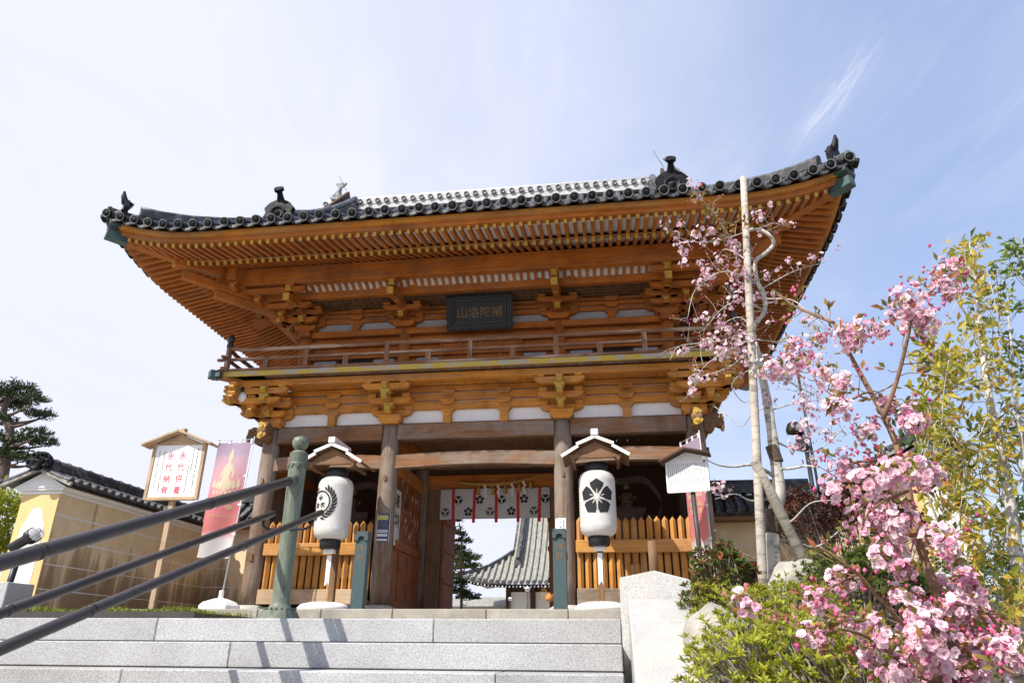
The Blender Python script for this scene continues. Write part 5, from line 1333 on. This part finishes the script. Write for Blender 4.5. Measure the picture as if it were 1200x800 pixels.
# far roof line behind the pine
m = MB(); m.box(-9.5, -3.8, 34, 40, -.3, 1.75); o = thing('distant_building', 'low grey building far behind the passage pine', 'building', (0, 0, 0)); m.build('wall', 'far_grey', o)
m = MB(); m.prism([(33.6, 1.75), (40.4, 1.75), (37, 2.5)], (-6.6, 0, 0), Y_, Z_, X_, 6); m.build('roof', 'tile_hall', o)
# small orange flower pot ornament by the right jamb
t = thing('orange_ornament', 'small round orange clay ornament with dry twigs on the paving by the passage', 'ornament', tuple(at(644, 704, -.9))); t.scale = (.75, .75, .75)
m = MB(); m.lathe([(0, 0), (.075, .005), (.10, .06), (.085, .12), (.04, .145), (.05, .17), (.0, .175)], 14); m.tube([(.05, -.02, .12), (.11, -.04, .15), (.13, -.04, .10)], .014, 6); m.build('pot', 'clay_orange', t)
m = MB()
for k in range(7): a = 2.3+.25*k; m.tube([(-.02, 0, .16), (.10*cos(a), 0, .16+.10*sin(a)), (.22*cos(a), -.02, .14+.22*sin(a))], .004, 4)
m.build('twigs', 'straw', t)
# dome lamp and thin pole among the trees on the right
p = at(938, 500, -2.2); dl = thing('dome_lamp', 'dark lamp under a clear dome on a pole above the right wall', 'lamp', (p.x, p.y, -.2)); h = p.z+.2
m = MB(); m.tube([(.04, 0, 0), (.04, 0, h-.38)], .035, 8); m.lathe([(.05, h-.4), (.10, h-.36), (.07, h-.28), (.11, h-.22), (.06, h-.16), (.05, h-.1)], 12); m.lathe([(.13, h-.10), (.14, h-.04), (.10, h+.06), (.0, h+.10)], 14, Matrix.Translation((-.1, 0, 0))); m.build('lamp_body', 'black_metal', dl)
m = MB(); m.lathe([(.24, h-.10), (.23, h-.02), (.15, h+.06), (.0, h+.10)], 18, Matrix.Translation((.08, 0, 0))); m.build('dome', 'glass_clear', dl)
a, b = at(934, 432, -4.4), at(957, 560, -4.4); d = (b-a); m = MB(); m.tube([a, b, b+d*((-.25-b.z)/d.z)], .018, 8); tag(m.build('thin_pole', 'black_metal'), 'thin dark pole leaning behind the blossom twigs on the right', 'pole')
# ------------------------------------------------------------------ plants
def spline(pts, n=5):
    pts = [V(p) for p in pts]; out = []
    P = [pts[0]*2-pts[1]]+pts+[pts[-1]*2-pts[-2]]
    for i in range(1, len(P)-2):
        for k in range(n):
            t = k/n; a, b, c, d = P[i-1], P[i], P[i+1], P[i+2]
            out.append(.5*((2*b)+(c-a)*t+(2*a-5*b+4*c-d)*t*t+(3*b-a-3*c+d)*t**3))
    return out+[pts[-1]]
def limb(mb, pts, r0, r1, seg=8, n=5, mi=0, knob=.06):
    q = spline(pts, n); L = len(q)-1
    mb.tube(q, [(r0+(r1-r0)*i/L)*(1+rng.uniform(-knob, knob)) for i in range(L+1)], seg, mi); return q
def pxs(lst, y, dy=0): return [at(a, b, y+dy*i/max(1, len(lst)-1)) for i, (a, b) in enumerate(lst)]
def bark_mat(name, c, dark, band=8):
    m, t, b, o = newmat(name)
    n = uvnoise(t, 14, 3, 6, .7, 1.0); n2 = uvnoise(t, 3, 3, 5, .6); col = ramp(t, n, [(.36, dark), (.50, c), (.7, tuple(min(1, x*1.15) for x in c))])
    col = mixcol(t, 1, col, ramp(t, n2, [(.3, .65), (.65, 1.0)]), 'MULTIPLY'); t.links.new(col, b.inputs['Base Color']); b.inputs['Roughness'].default_value = .8; bump(t, b, n, .5, .01)
bark_mat('bark_pale', (.54, .51, .45), (.20, .17, .13)); leafmat('leaf_green2', [(0, (.07, .13, .02)), (.6, (.17, .26, .04)), (1, (.30, .36, .06))], .45); bark_mat('bark_brown', (.26, .15, .085), (.13, .07, .04)); bark_mat('bark_dark', (.14, .10, .075), (.05, .04, .03)); bark_mat('bark_pole', (.50, .45, .38), (.24, .19, .14)); plain('wrap_brown', (.09, .065, .045), .9, var=.5, scale=30, bmp=.5); bark_mat('bark_grey', (.30, .27, .22), (.14, .12, .10))
def ground_z(x, y):
    return -1.25+1.05*min(1, max(0, (y+12)/7.0))+.12*sin(x*2.1+y)*.5+.05*sin(y*3.7+x*4)

# pines and broad-leaved trees far off
def pine(label, trunk, pads, r, l, w, per, mat='pine_needle', group=None):
    t = thing('pine_tree', label, 'tree', trunk[0], 0, group); o = V(trunk[0]); m = MB(); q = limb(m, [V(p)-o for p in trunk], r, r*.4)
    for c, R in pads:
        c = V(c)-o; k = min(range(len(q)), key=lambda i: (q[i]-c).length+.5*abs(q[i].z-c.z+.3)); limb(m, [q[k], (q[k]+c)/2-Z_*.1+X_*rng.uniform(-.1, .1), c-Z_*R*.1], r*.35, r*.12, 6)
    m.build('trunk', 'bark_dark', t)
    m = MB()
    for c, R in pads:
        c = V(c)-o; R = R*(.84 if l > .2 else 1)
        for s in range(int(per*R*R)):
            a = rng.uniform(0, 2*pi); rr = R*sqrt(rng.random())*rng.uniform(.75, 1.12); lump = .5+.5*sin(a*3+c.x*7)*sin(rr*6/R+c.z*3)
            p = c+V((rr*cos(a), rr*sin(a), R*.55*lump*rng.random()+R*.2*(1-rr/R)+rng.uniform(-.05, .05)*R))
            for j in range(5):
                d = rand_dir(); d.z = abs(d.z)*.9+.1; d.normalize(); m.leaf(p, d, rand_dir(), l*rng.uniform(.7, 1.2), w, 0, .1)
    m.build('crown', mat, t); return t
Y0 = 14.0; P_ = lambda px, py, dy=0: at(px, py, Y0+dy)
pine('old dark pine tree with layered pads at the left edge behind the wall', [tuple(V((P_(2, 600).x, Y0, -.1))), P_(2, 560), P_(7, 530), P_(12, 505), P_(4, 485), P_(10, 465)],
     [(P_(20, 462), 1.15), (P_(2, 470), 1.3), (P_(38, 472, -.6), .8), (P_(12, 478, .8), 1.0), (P_(44, 490), .75), (P_(55, 487, .5), .45), (P_(-6, 496), 1.1), (P_(30, 520), .9), (P_(50, 521, .4), .75), (P_(42, 510, -.6), .7), (P_(2, 537), 1.2), (P_(22, 540), .9), (P_(38, 543, .6), .55), (P_(-10, 520), 1.2)], .28, .24, .05, 190)
Y0 = 12.0
pine('dark pine tree with a bright pad seen through the passage, left of the main hall', [tuple(V((P_(541, 700).x, Y0, -.1))), P_(541, 690), P_(540, 660), P_(541, 632), P_(538, 612)],
     [(P_(532, 628), .42), (P_(543, 636, .2), .34), (P_(528, 612), .45), (P_(534, 697), .55), (P_(548, 703, .3), .45), (P_(538, 685, .2), .35), (P_(536, 645), .35)], .06, .17, .04, 420, group='pines seen through the passage')
t2 = pine('low pine with sunlit yellow-green pads seen through the passage', [tuple(V((P_(528, 700, 1).x, Y0+1, -.1))), P_(530, 680, 1), P_(534, 666, 1)],
     [(P_(534, 652, 1), .55), (P_(550, 657, 1.3), .48), (P_(545, 668, .8), .5), (P_(530, 679, 1.2), .45), (P_(557, 665, 1), .3), (P_(538, 660, .6), .5)], .06, .15, .04, 420, 'pine_bright', group='pines seen through the passage')
def broad(label, base, c, R, n, l, w, mat, seed=0):
    t = thing('broadleaf_tree', label, 'tree', base); o = V(base); c = V(c)-o; m = MB(); limb(m, [V((0, 0, 0)), c*.5+V((.1, 0, 0)), c], .14, .05)
    tips = []
    for k in range(26):
        d = rand_dir(); d.z = d.z*.8+.15; tip = c+V((d.x*R[0], d.y*R[1], d.z*R[2]))*rng.uniform(.5, 1); tips.append(tip); limb(m, [c*.6, (c*.8+tip)/2-Z_*.1, tip], .05, .012, 5, 3)
    m.build('trunk', 'bark_dark', t); m = MB()
    for tip in tips:
        for k in range(n//26):
            p = tip+rand_dir()*(rng.random()**.6)*min(R)*.42; d = rand_dir(); m.leaf(p, (d+Z_*.3).normalized(), rand_dir(), l*rng.uniform(.6, 1.2), w, 0, .2)
    m.build('crown', mat, t); return t
p = at(2, 600, 5); broad('leafy yellow-green tree at the left edge behind the wall end', (p.x-.7, 5, -.1), p+V((-.7, 0, -.2)), (1.35, 1.4, 1.6), 6500, .17, .085, 'leaf_lime')

# lime azalea beside the coping and other low shrubs
def azalea(name, label, c, R, n, l, mat, stems=26, up=.55, leaves=7, group=None, wood_='bark_grey', tipred=None):
    t = thing(name, label, 'shrub', (c[0], c[1], ground_z(c[0], c[1])-.03), 0, group); g = V(c)-V(t.location); st = MB(); lf = MB(); sk = 0
    tips = []
    for k in range(n):
        d = rand_dir(); d.z = abs(d.z)*1.05-.28; q = .55+.45*rng.random()**.5
        bumpy = 1+.16*sin(d.x*7+k*.0)+.14*sin(d.y*9+d.z*5); tip = g+V((d.x*R[0], d.y*R[1], d.z*R[2]))*q*bumpy; tips.append(tip)
    for k in range(stems):
        tip = rng.choice(tips); b = V((tip.x*.45+rng.uniform(-.08, .08), tip.y*.45, 0)); limb(st, [b, (b+tip)*.5+V((rng.uniform(-.05, .05), rng.uniform(-.05, .05), .03)), tip], .009, .004, 5, 3)
    for tip in tips:
        if rng.random() < .25: limb(st, [tip-V((tip.x*.25, tip.y*.25, .12)), tip], .004, .0025, 4, 2)
        ax = (V((tip.x*.6, tip.y*.6, up+max(0, tip.z)*.5))+rand_dir()*.3).normalized(); x = ax.orthogonal().normalized(); y = ax.cross(x); ph = rng.random()*6
        for j in range(leaves):
            a = ph+2*pi*j/leaves; el = rng.uniform(.15, 1.0); d = (x*cos(a)+y*sin(a))*cos(el)+ax*sin(el); lf.leaf(tip-ax*.01*rng.random(), d.normalized(), ax, l*rng.uniform(.7, 1.2), l*.36, 0, .2)
    st.build('stems', wood_, t); lf.build('leaves', mat, t); return t
azalea('azalea_bush', 'fresh lime-green azalea bush spilling over the sloping coping', at(906, 774, -10.2)-Z_*.04, (.44, .58, .36), 520, .045, 'leaf_lime', 130)
azalea('azalea_bush', 'lime-green azalea bush at the bottom edge under the pink blossom', at(985, 800, -10.6), (.42, .5, .34), 420, .045, 'leaf_lime', 60)
azalea('azalea_bush', 'lime-green azalea behind the front bush, at the foot of the pale cherry trunk', at(905, 715, -8.7), (.62, .5, .25), 560, .042, 'leaf_lime', 30)
azalea('azalea_bush', 'rounded darker green azalea behind the pink sprays', at(1015, 684, -6.8), (.62, .55, .45), 1500, .045, 'leaf_azalea', 40, group=None)
azalea('photinia_shrub', 'shrub with red-tipped glossy leaves beside the granite end block', at(848, 678, -7.9), (.27, .30, .34), 300, .06, 'leaf_photinia', 16, .5, 6)
azalea('photinia_shrub', 'small red-tipped shrub touching the granite end block low down', at(822, 708, -8.6), (.16, .2, .2), 120, .05, 'leaf_photinia', 8, .5, 6)
azalea('red_shrub', 'dark red-leaved twiggy shrub in front of the right wall', at(990, 614, -4.4), (1.0, .6, .68), 2700, .05, 'leaf_red', 60, .4, 6)
azalea('azalea_bush', 'green azalea at the right edge behind the yellow-leaved tree', at(1170, 700, -6.5), (1.0, .6, .6), 1100, .05, 'leaf_azalea', 30)
# rocks
def rock(label, c, R, seed):
    bm = bmesh.new(); bmesh.ops.create_icosphere(bm, subdivisions=3, radius=1)
    from mathutils import noise
    for v in bm.verts:
        k = 1+.22*noise.noise(v.co*1.3+V((seed, 0, 0)))+.07*noise.noise(v.co*4+V((0, seed, 0))); v.co = V((v.co.x*R[0], v.co.y*R[1], v.co.z*R[2]))*k
    me = bpy.data.meshes.new('rock'); bm.to_mesh(me); bm.free(); me.materials.append(MATS['rock'])
    for p in me.polygons: p.use_smooth = True
    o = bpy.data.objects.new('garden_rock', me); COL.objects.link(o); o.location = c; tag(o, label, 'rock', 'rocks in the garden bed')
rock('pale garden rock beside the sloping granite coping', at(838, 750, -9.3), (.20, .25, .20), 1)
rock('grey garden rock behind the pale cherry trunk', at(938, 690, -6.4), (.34, .3, .28), 5)
rock('flat grey rock under the pink sprays', at(985, 742, -9.0), (.28, .2, .12), 9)

# weeping cherry on its support pole
ch = thing('weeping_cherry', 'slender weeping cherry with a pale crooked trunk and hanging pink blossom', 'tree', tuple(V((at(908, 700, -6.3).x, -6.3, -.3))))
CO = V(ch.location); CY = -6.3
tr = MB(); tk = limb(tr, [p-CO for p in pxs([(910, 720), (908, 690), (905, 640), (907, 605), (913, 578), (910, 548), (905, 510), (899, 470), (893, 440), (884, 402)], CY)], .088, .040, 12, 5)
for lst, a, b, dy in (([(884, 402), (884, 384), (896, 364), (896, 345), (888, 330), (886, 306), (898, 297), (907, 284), (900, 273), (888, 268), (873, 270)], .028, .020, .0),
        ([(908, 560), (895, 549), (880, 545), (860, 548), (840, 544), (822, 536)], .030, .008, -.5), ([(910, 550), (925, 549), (945, 546), (960, 548)], .024, .012, -.3),
        ([(905, 515), (930, 525), (955, 528), (975, 515), (990, 500)], .018, .006, .5), ([(906, 608), (925, 612), (950, 590), (975, 586)], .020, .006, -.4), ([(906, 632), (930, 635), (955, 642), (978, 628), (985, 618)], .018, .007, .4),
        ([(905, 585), (880, 585), (860, 578), (838, 583)], .014, .005, -.6), ([(890, 655), (868, 648), (852, 636), (838, 622)], .014, .005, -.8), ([(886, 430), (868, 440), (858, 452), (872, 472), (890, 455)], .010, .005, .3),
        ([(900, 475), (880, 485), (868, 500), (855, 488), (838, 476)], .012, .005, .3)):
    limb(tr, [p-CO+rand_dir()*.012 for p in pxs(lst, CY, dy)], a*(1 if a > .027 and b > .018 else .68), b*(1 if b > .018 else .7), 8, 4, 0, .14)
tw = [([(886, 306), (862, 286), (845, 262), (828, 240), (815, 226)], -.5), ([(880, 270), (855, 278), (828, 284), (800, 280), (790, 272)], -.7), ([(888, 268), (905, 262), (918, 264)], .3), ([(886, 318), (868, 300), (850, 292), (842, 300), (838, 312)], .4),
    ([(888, 330), (850, 318), (825, 330), (812, 345), (806, 372)], -.6), ([(890, 340), (930, 318), (965, 308)], .4), ([(896, 350), (930, 352), (955, 375), (985, 392)], -.9), ([(896, 364), (868, 352), (846, 362), (826, 385)], -.4), ([(884, 384), (850, 398), (820, 402), (795, 406), (785, 422)], -.6),
    ([(884, 395), (852, 412), (830, 425), (812, 446)], -.8), ([(885, 400), (862, 425), (840, 436), (822, 442), (808, 462)], .4), ([(886, 398), (920, 400), (950, 390), (978, 392)], .5), ([(888, 410), (910, 432), (930, 450), (948, 470)], .6), ([(886, 330), (862, 342), (850, 360)], .5), ([(884, 388), (868, 372), (850, 378), (838, 392)], .2),
    ([(893, 440), (925, 448), (952, 462), (972, 475)], .7), ([(975, 515), (985, 505), (992, 510)], .2), ([(905, 480), (935, 470), (955, 455)], .4)]
bl = MB(); lv = MB(); bud = MB()
def spray(mbf, mbl, mbb, p, R, n, r, leafn=4, ll=.05, petals=6, rings=2, squash=1.0):
    for k in range(n):
        d = rand_dir(); q = p+V((d.x, d.y, d.z*squash))*(R*rng.random()**.5); mbf.flower(q, (d+V((-.25, -.7, .25))*.9), r*rng.uniform(.65, 1.2), petals, rings if rng.random() < .8 else 1); c_ = p+V((0, 0, R*.5)); mbl.leaf(c_, (q-c_).normalized(), rand_dir(), (q-c_).length, .0022)
    for k in range(leafn): q = p+rand_dir()*R*rng.uniform(.6, 1.3); mbl.leaf(q, (rand_dir()+Z_*.4).normalized(), rand_dir(), ll*rng.uniform(.6, 1.2), ll*.45)
    for k in range(max(1, n//4)): q = p+rand_dir()*R*rng.uniform(.8, 1.35); mbb.blob(q, r*rng.uniform(.28, .4), 0, (rand_dir()-Z_*.6).normalized())
for lst, dy in tw:
    q = limb(tr, [p-CO for p in pxs(lst, CY, dy)], .009, .0028, 5, 4)
    for i in range(len(q)):
        for k in range(2):
            if rng.random() < .55:
                d = (rand_dir()+V((0, 0, .2))).normalized(); L = rng.uniform(.08, .30); e = q[i]+d*L; limb(tr, [q[i], q[i]+d*L*.5+rand_dir()*.02, e], .0032, .0018, 4, 2)
                if rng.random() < .40: spray(bl, lv, bud, e, .05, rng.randint(2, 5), .025, 1, .05)
                else:
                    for w in range(rng.randint(1, 4)): bud.blob(e+rand_dir()*.035, .0085, 0)
                    if rng.random() < .6: lv.leaf(e, (rand_dir()+Z_*.5).normalized(), rand_dir(), .055, .02)
for px, py, R, n in [(840, 283, .05, 7), (861, 293, .06, 9), (803, 293, .08, 13), (803, 307, .06, 9), (832, 319, .09, 16), (821, 332, .08, 14), (865, 322, .09, 16), (899, 322, .06, 7), (886, 348, .10, 18), (904, 348, .07, 9), (863, 348, .06, 8), (828, 372, .07, 12), (853, 384, .06, 8), (891, 255, .09, 12), (817, 276, .07, 9), (798, 262, .05, 5), (845, 304, .09, 14), (831, 401, .09, 16), (864, 401, .13, 30), (850, 410, .09, 14), (803, 407, .06, 7), (813, 446, .06, 9), (811, 458, .06, 8), (832, 440, .06, 8), (843, 415, .07, 11), (902, 431, .13, 26), (925, 405, .10, 16), (918, 440, .09, 14), (945, 500, .12, 20), (935, 520, .12, 18), (950, 535, .09, 10), (848, 574, .09, 14), (838, 570, .07, 8), (940, 470, .08, 10), (955, 482, .08, 10), (960, 420, .09, 12), (870, 416, .06, 8)]:
    spray(bl, lv, bud, at(px, py, CY+rng.uniform(-.5, .4))-CO, R*1.25, int(n*1.1), .027, 3, .05)
for px, py in [(812, 224), (818, 232), (826, 238), (832, 250), (840, 262), (846, 268), (822, 226), (852, 276), (836, 244), (868, 256), (850, 262), (876, 262)]:
    for k in range(7): lv.leaf(at(px+rng.uniform(-5, 5), py+rng.uniform(-5, 5), CY-.4)-CO, (rand_dir()+Z_*.6).normalized(), rand_dir(), .085*rng.uniform(.6, 1.1), .034)
tr.build('trunk', 'bark_pale', ch); bl.build('blossoms', 'petal_cherry', ch); lv.build('leaves', 'leaf_bronze', ch); bud.build('buds', 'bud_pink', ch)
m = MB()
for a, b in ((522, 542), (598, 625)):
    c0, c1 = at(904 if a < 560 else 907, a, CY)-CO, at(911 if a < 560 else 905, b, CY)-CO; m.tube([c0+(c1-c0)*(k/8) for k in range(9)], [(.066 if a < 560 else .078)*(1+.05*(k % 2)) for k in range(9)], 12)
m.build('trunk_wrap', 'wrap_brown', ch)
sp_ = MB(); a, b = at(871, 208, -6.5), at(893, 660, -6.5); d = b-a
sp_.tube([a, a+d*.3, a+d*.65, b, b+d*((-.4-b.z)/d.z)], [.038, .042, .045, .047, .048], 12); tag(sp_.build('support_pole', 'bark_pole'), 'tall bleached wooden pole tied beside the weeping cherry', 'pole')
m = MB(); a, b = at(884, 540, -6.55), at(964, 700, -6.2); d = b-a; m.tube([a, a+d*.5, b, b+d*.15], [.05, .055, .058, .06], 10); tag(m.build('support_prop', 'bark_grey'), 'slanting dark wooden prop leaning on the cherry support pole', 'pole')

# crabapple with double pink blossom, close to the camera
cr = thing('flowering_crabapple', 'crabapple in full double pink blossom at the right foreground', 'tree', tuple(V((at(1108, 790, -11.3).x, -11.3, -1.15)))); CO2 = V(cr.location); FY = -11.3
tr = MB(); bl = MB(); lv = MB(); bud = MB()
sk = [([(1125, 840), (1112, 750), (1096, 690), (1072, 620), (1060, 552), (1040, 496), (1005, 432), (977, 378)], .022, .008, .25), ([(977, 378), (948, 366), (930, 358), (912, 345)], .007, .004, .2), ([(1035, 490), (1048, 455), (1058, 420), (1066, 385), (1068, 368)], .009, .005, -.2),
    ([(1068, 372), (1082, 350), (1095, 338), (1110, 325)], .006, .003, -.1), ([(1050, 520), (1030, 470), (1015, 460), (990, 470), (965, 455), (945, 430)], .006, .003, .3), ([(1112, 752), (1070, 740), (1030, 700), (1005, 672), (960, 640)], .010, .004, -.2),
    ([(1120, 800), (1075, 790), (1050, 770), (1015, 745), (980, 735)], .012, .004, -.35), ([(1100, 705), (1130, 700), (1160, 720), (1185, 760)], .010, .005, -.2), ([(1118, 790), (1150, 770), (1190, 790)], .010, .005, -.4), ([(1080, 640), (1110, 630), (1130, 650)], .007, .003, .2),
    ([(1064, 575), (1040, 585), (1018, 600), (1010, 620)], .006, .003, -.2), ([(1056, 540), (1020, 540), (990, 545), (975, 570)], .006, .003, .1), ([(1005, 672), (970, 690), (945, 705)], .005, .003, -.1), ([(980, 740), (940, 740), (915, 720), (872, 705)], .005, .003, .3), ([(1010, 790), (960, 755), (935, 742)], .005, .003, .2)]
for lst, a, b, dy in sk:
    q = limb(tr, [p-CO2 for p in pxs(lst, FY, dy)], a, b, 8, 5)
    for i in range(1, len(q)):
        if rng.random() < .5:
            d = (rand_dir()+Z_*.3).normalized(); L = rng.uniform(.04, .13); e = q[i]+d*L; limb(tr, [q[i], q[i]+d*L*.5+rand_dir()*.008, e], .0025, .0014, 4, 2)
            for k in range(rng.randint(1, 4)): lv.leaf(e+rand_dir()*.012, (d+rand_dir()*.7).normalized(), rand_dir(), rng.uniform(.03, .055), .02)
            if rng.random() < .5:
                for k in range(rng.randint(1, 4)): bud.blob(e+rand_dir()*.03, rng.uniform(.006, .0095), 0)
CL = [(1065, 352, 20, 26), (1078, 372, 24, 34), (1052, 372, 12, 10), (1112, 316, 18, 20), (1110, 337, 15, 16), (1098, 325, 10, 8), (995, 395, 18, 20), (1012, 384, 12, 10), (1029, 386, 10, 9), (969, 440, 14, 14), (985, 448, 12, 10), (984, 479, 14, 16), (975, 474, 9, 7), (1042, 474, 10, 10), (1069, 490, 16, 20), (1056, 486, 9, 8), (941, 414, 12, 9), (932, 400, 10, 6), (907, 432, 14, 14), (928, 424, 12, 9), (1000, 402, 11, 9), (960, 396, 8, 5),
    (1016, 504, 16, 18), (1068, 496, 12, 12), (990, 544, 16, 18), (980, 572, 18, 18), (1016, 566, 20, 22), (1046, 552, 18, 20), (1078, 552, 22, 30), (1092, 560, 12, 12), (1036, 596, 22, 28), (1056, 612, 20, 26), (1012, 612, 18, 20), (1048, 640, 20, 26), (1032, 650, 12, 12), (1060, 668, 12, 14), (988, 680, 16, 18), (965, 708, 16, 16), (952, 700, 10, 8), (1056, 698, 14, 18), (1098, 630, 16, 16), (1112, 640, 12, 10), (1128, 676, 12, 12), (1140, 690, 14, 14), (1120, 712, 18, 22), (1092, 744, 24, 34), (1072, 756, 22, 30), (1084, 772, 24, 34), (1120, 760, 24, 34), (1140, 744, 22, 30), (1160, 738, 16, 18), (1164, 762, 22, 30), (1182, 770, 18, 22), (1130, 784, 22, 30), (1004, 736, 14, 12), (1020, 768, 16, 16), (1050, 788, 18, 20), (1152, 790, 20, 24), (1100, 712, 14, 14), (1075, 722, 14, 14), (1022, 726, 10, 8), (868, 705, 13, 8), (880, 712, 9, 5), (948, 742, 12, 8), (962, 748, 10, 6), (1100, 790, 18, 22), (1180, 745, 12, 10), (1150, 718, 12, 10), (1108, 686, 12, 12), (1072, 700, 10, 8), (1036, 745, 10, 8), (945, 748, 8, 5)]
for px, py, R, n in CL:
    yy = FY+rng.uniform(-.35, .3); d_ = (yy-CAM_P.y); spray(bl, lv, bud, at(px, py, yy)-CO2, R*1.12*d_/905, int(n*1.7), .0165, 9, .042, 7, 2)
for k in range(60):
    px, py, R, n = rng.choice(CL); 
    for j in range(rng.randint(2, 4)): bud.blob(at(px+rng.uniform(-1.6, 1.6)*R, py+rng.uniform(-1.6, 1.6)*R, FY+rng.uniform(-.3, .3))-CO2, rng.uniform(.006, .0105), 0)
tr.build('trunk', 'bark_brown', cr); bl.build('blossoms', 'petal_pink', cr); lv.build('leaves', 'leaf_bronze', cr); bud.build('buds', 'bud_pink', cr)

# yellow-leaved young tree at the right edge
def stemtree(label, name, base_px, stems, yc, polys, n, mat, l, seed, bark='bark_grey', per=6, spread=.07):
    b = at(base_px[0], base_px[1], yc); t = thing(name, label, 'tree', (b.x, yc, ground_z(b.x, yc)-.05)); o = V(t.location); m = MB(); lf = MB(); nodes = []
    for lst, r0, r1, dy in stems:
        pts = [p-o for p in pxs(lst, yc, dy)]; q = limb(m, pts, r0, r1, 9, 5); nodes += [(p, max(.003, r0+(r1-r0)*i/len(q))) for i, p in enumerate(q)]
    cnt = 0
    while cnt < n:
        poly = rng.choice(polys); px, py = poly[0]+rng.uniform(-1, 1)*poly[2], poly[1]+rng.uniform(-1, 1)*poly[3]
        if ((px-poly[0])/poly[2])**2+((py-poly[1])/poly[3])**2 > 1: continue
        tip = at(px, py, yc+rng.uniform(-.55, .55))-o; cnt += 1
        near = min(nodes, key=lambda k: (k[0]-tip).length+.9*max(0, k[0].z-tip.z+.15)); s = near[0]
        q = limb(m, [s, s+(tip-s)*.5+rand_dir()*.03-Z_*.03, tip], min(.008, near[1]*.45), .002, 4, 3)
        if rng.random() < .35: nodes += [(p, .004) for p in q[1:-1]]
        for j in range(per):
            p = tip+rand_dir()*spread*rng.random()-(tip-s).normalized()*spread*rng.random(); d = (rand_dir()+V((0, 0, -.25))).normalized(); lf.leaf(p, d, (rand_dir()+Z_).normalized(), l*rng.uniform(.5, 1.2), l*.42, 0, .28)
    m.build('trunk', bark, t); lf.build('leaves', mat, t); return t
stemtree('young tree with yellow-green spring leaves and pale grey stems at the right edge', 'young_tree', (1205, 780),
    [([(1212, 800), (1198, 720), (1190, 640), (1182, 580), (1170, 520), (1160, 470), (1152, 415), (1148, 370), (1142, 320), (1136, 285)], .040, .006, .2), ([(1205, 780), (1180, 730), (1150, 690), (1120, 650), (1095, 600), (1075, 545)], .016, .004, -.3), ([(1195, 690), (1185, 650), (1160, 600), (1140, 560), (1122, 520), (1112, 470)], .012, .004, .3), ([(1215, 700), (1205, 620), (1200, 540), (1190, 460), (1185, 400), (1180, 360)], .016, .005, .2), ([(1152, 415), (1138, 380), (1120, 350), (1105, 340)], .007, .003, -.2), ([(1160, 470), (1140, 455), (1120, 445), (1100, 440)], .007, .003, .2), ([(1200, 560), (1165, 590), (1140, 640), (1128, 690)], .008, .003, -.2)],
    -9.9, [(1135, 300, 28, 28), (1150, 350, 34, 34), (1140, 400, 38, 40), (1150, 450, 55, 50), (1130, 520, 60, 50), (1150, 580, 60, 60), (1165, 640, 40, 60), (1180, 500, 40, 60), (1090, 470, 22, 30), (1190, 700, 20, 40), (1095, 420, 26, 36), (1108, 590, 40, 60), (1095, 510, 36, 46)], 350, 'leaf_gold', .072, 3, 'bark_pale', 6, .075)
stemtree('young tree with fresh green leaves reaching in from the right edge', 'young_tree', (1235, 760),
    [([(1245, 790), (1240, 600), (1232, 450), (1222, 360), (1205, 300), (1190, 275)], .03, .005, .2), ([(1232, 450), (1210, 420), (1190, 400), (1170, 392)], .010, .004, -.2), ([(1222, 360), (1200, 330), (1180, 310), (1165, 305)], .008, .003, .2), ([(1236, 540), (1215, 520), (1190, 515)], .009, .004, .2), ([(1240, 640), (1215, 600), (1195, 590)], .009, .004, .2)],
    -9.2, [(1185, 300, 26, 28), (1195, 340, 20, 40), (1188, 420, 24, 30), (1190, 500, 20, 30), (1195, 590, 18, 30)], 70, 'leaf_green2', .065, 4, per=7)
stemtree('thin sapling with small dark green leaf tufts left of the yellow-leaved tree', 'young_tree', (1118, 700),
    [([(1120, 720), (1112, 640), (1100, 570), (1085, 520), (1076, 480)], .010, .003, .2), ([(1105, 600), (1080, 560), (1065, 545), (1055, 540)], .006, .003, .1), ([(1092, 540), (1110, 510), (1118, 490)], .005, .003, .1)],
    -8.8, [(1078, 480, 18, 14), (1066, 512, 14, 24), (1090, 500, 16, 20), (1075, 545, 18, 14)], 34, 'leaf_green', .07, 5, per=7)
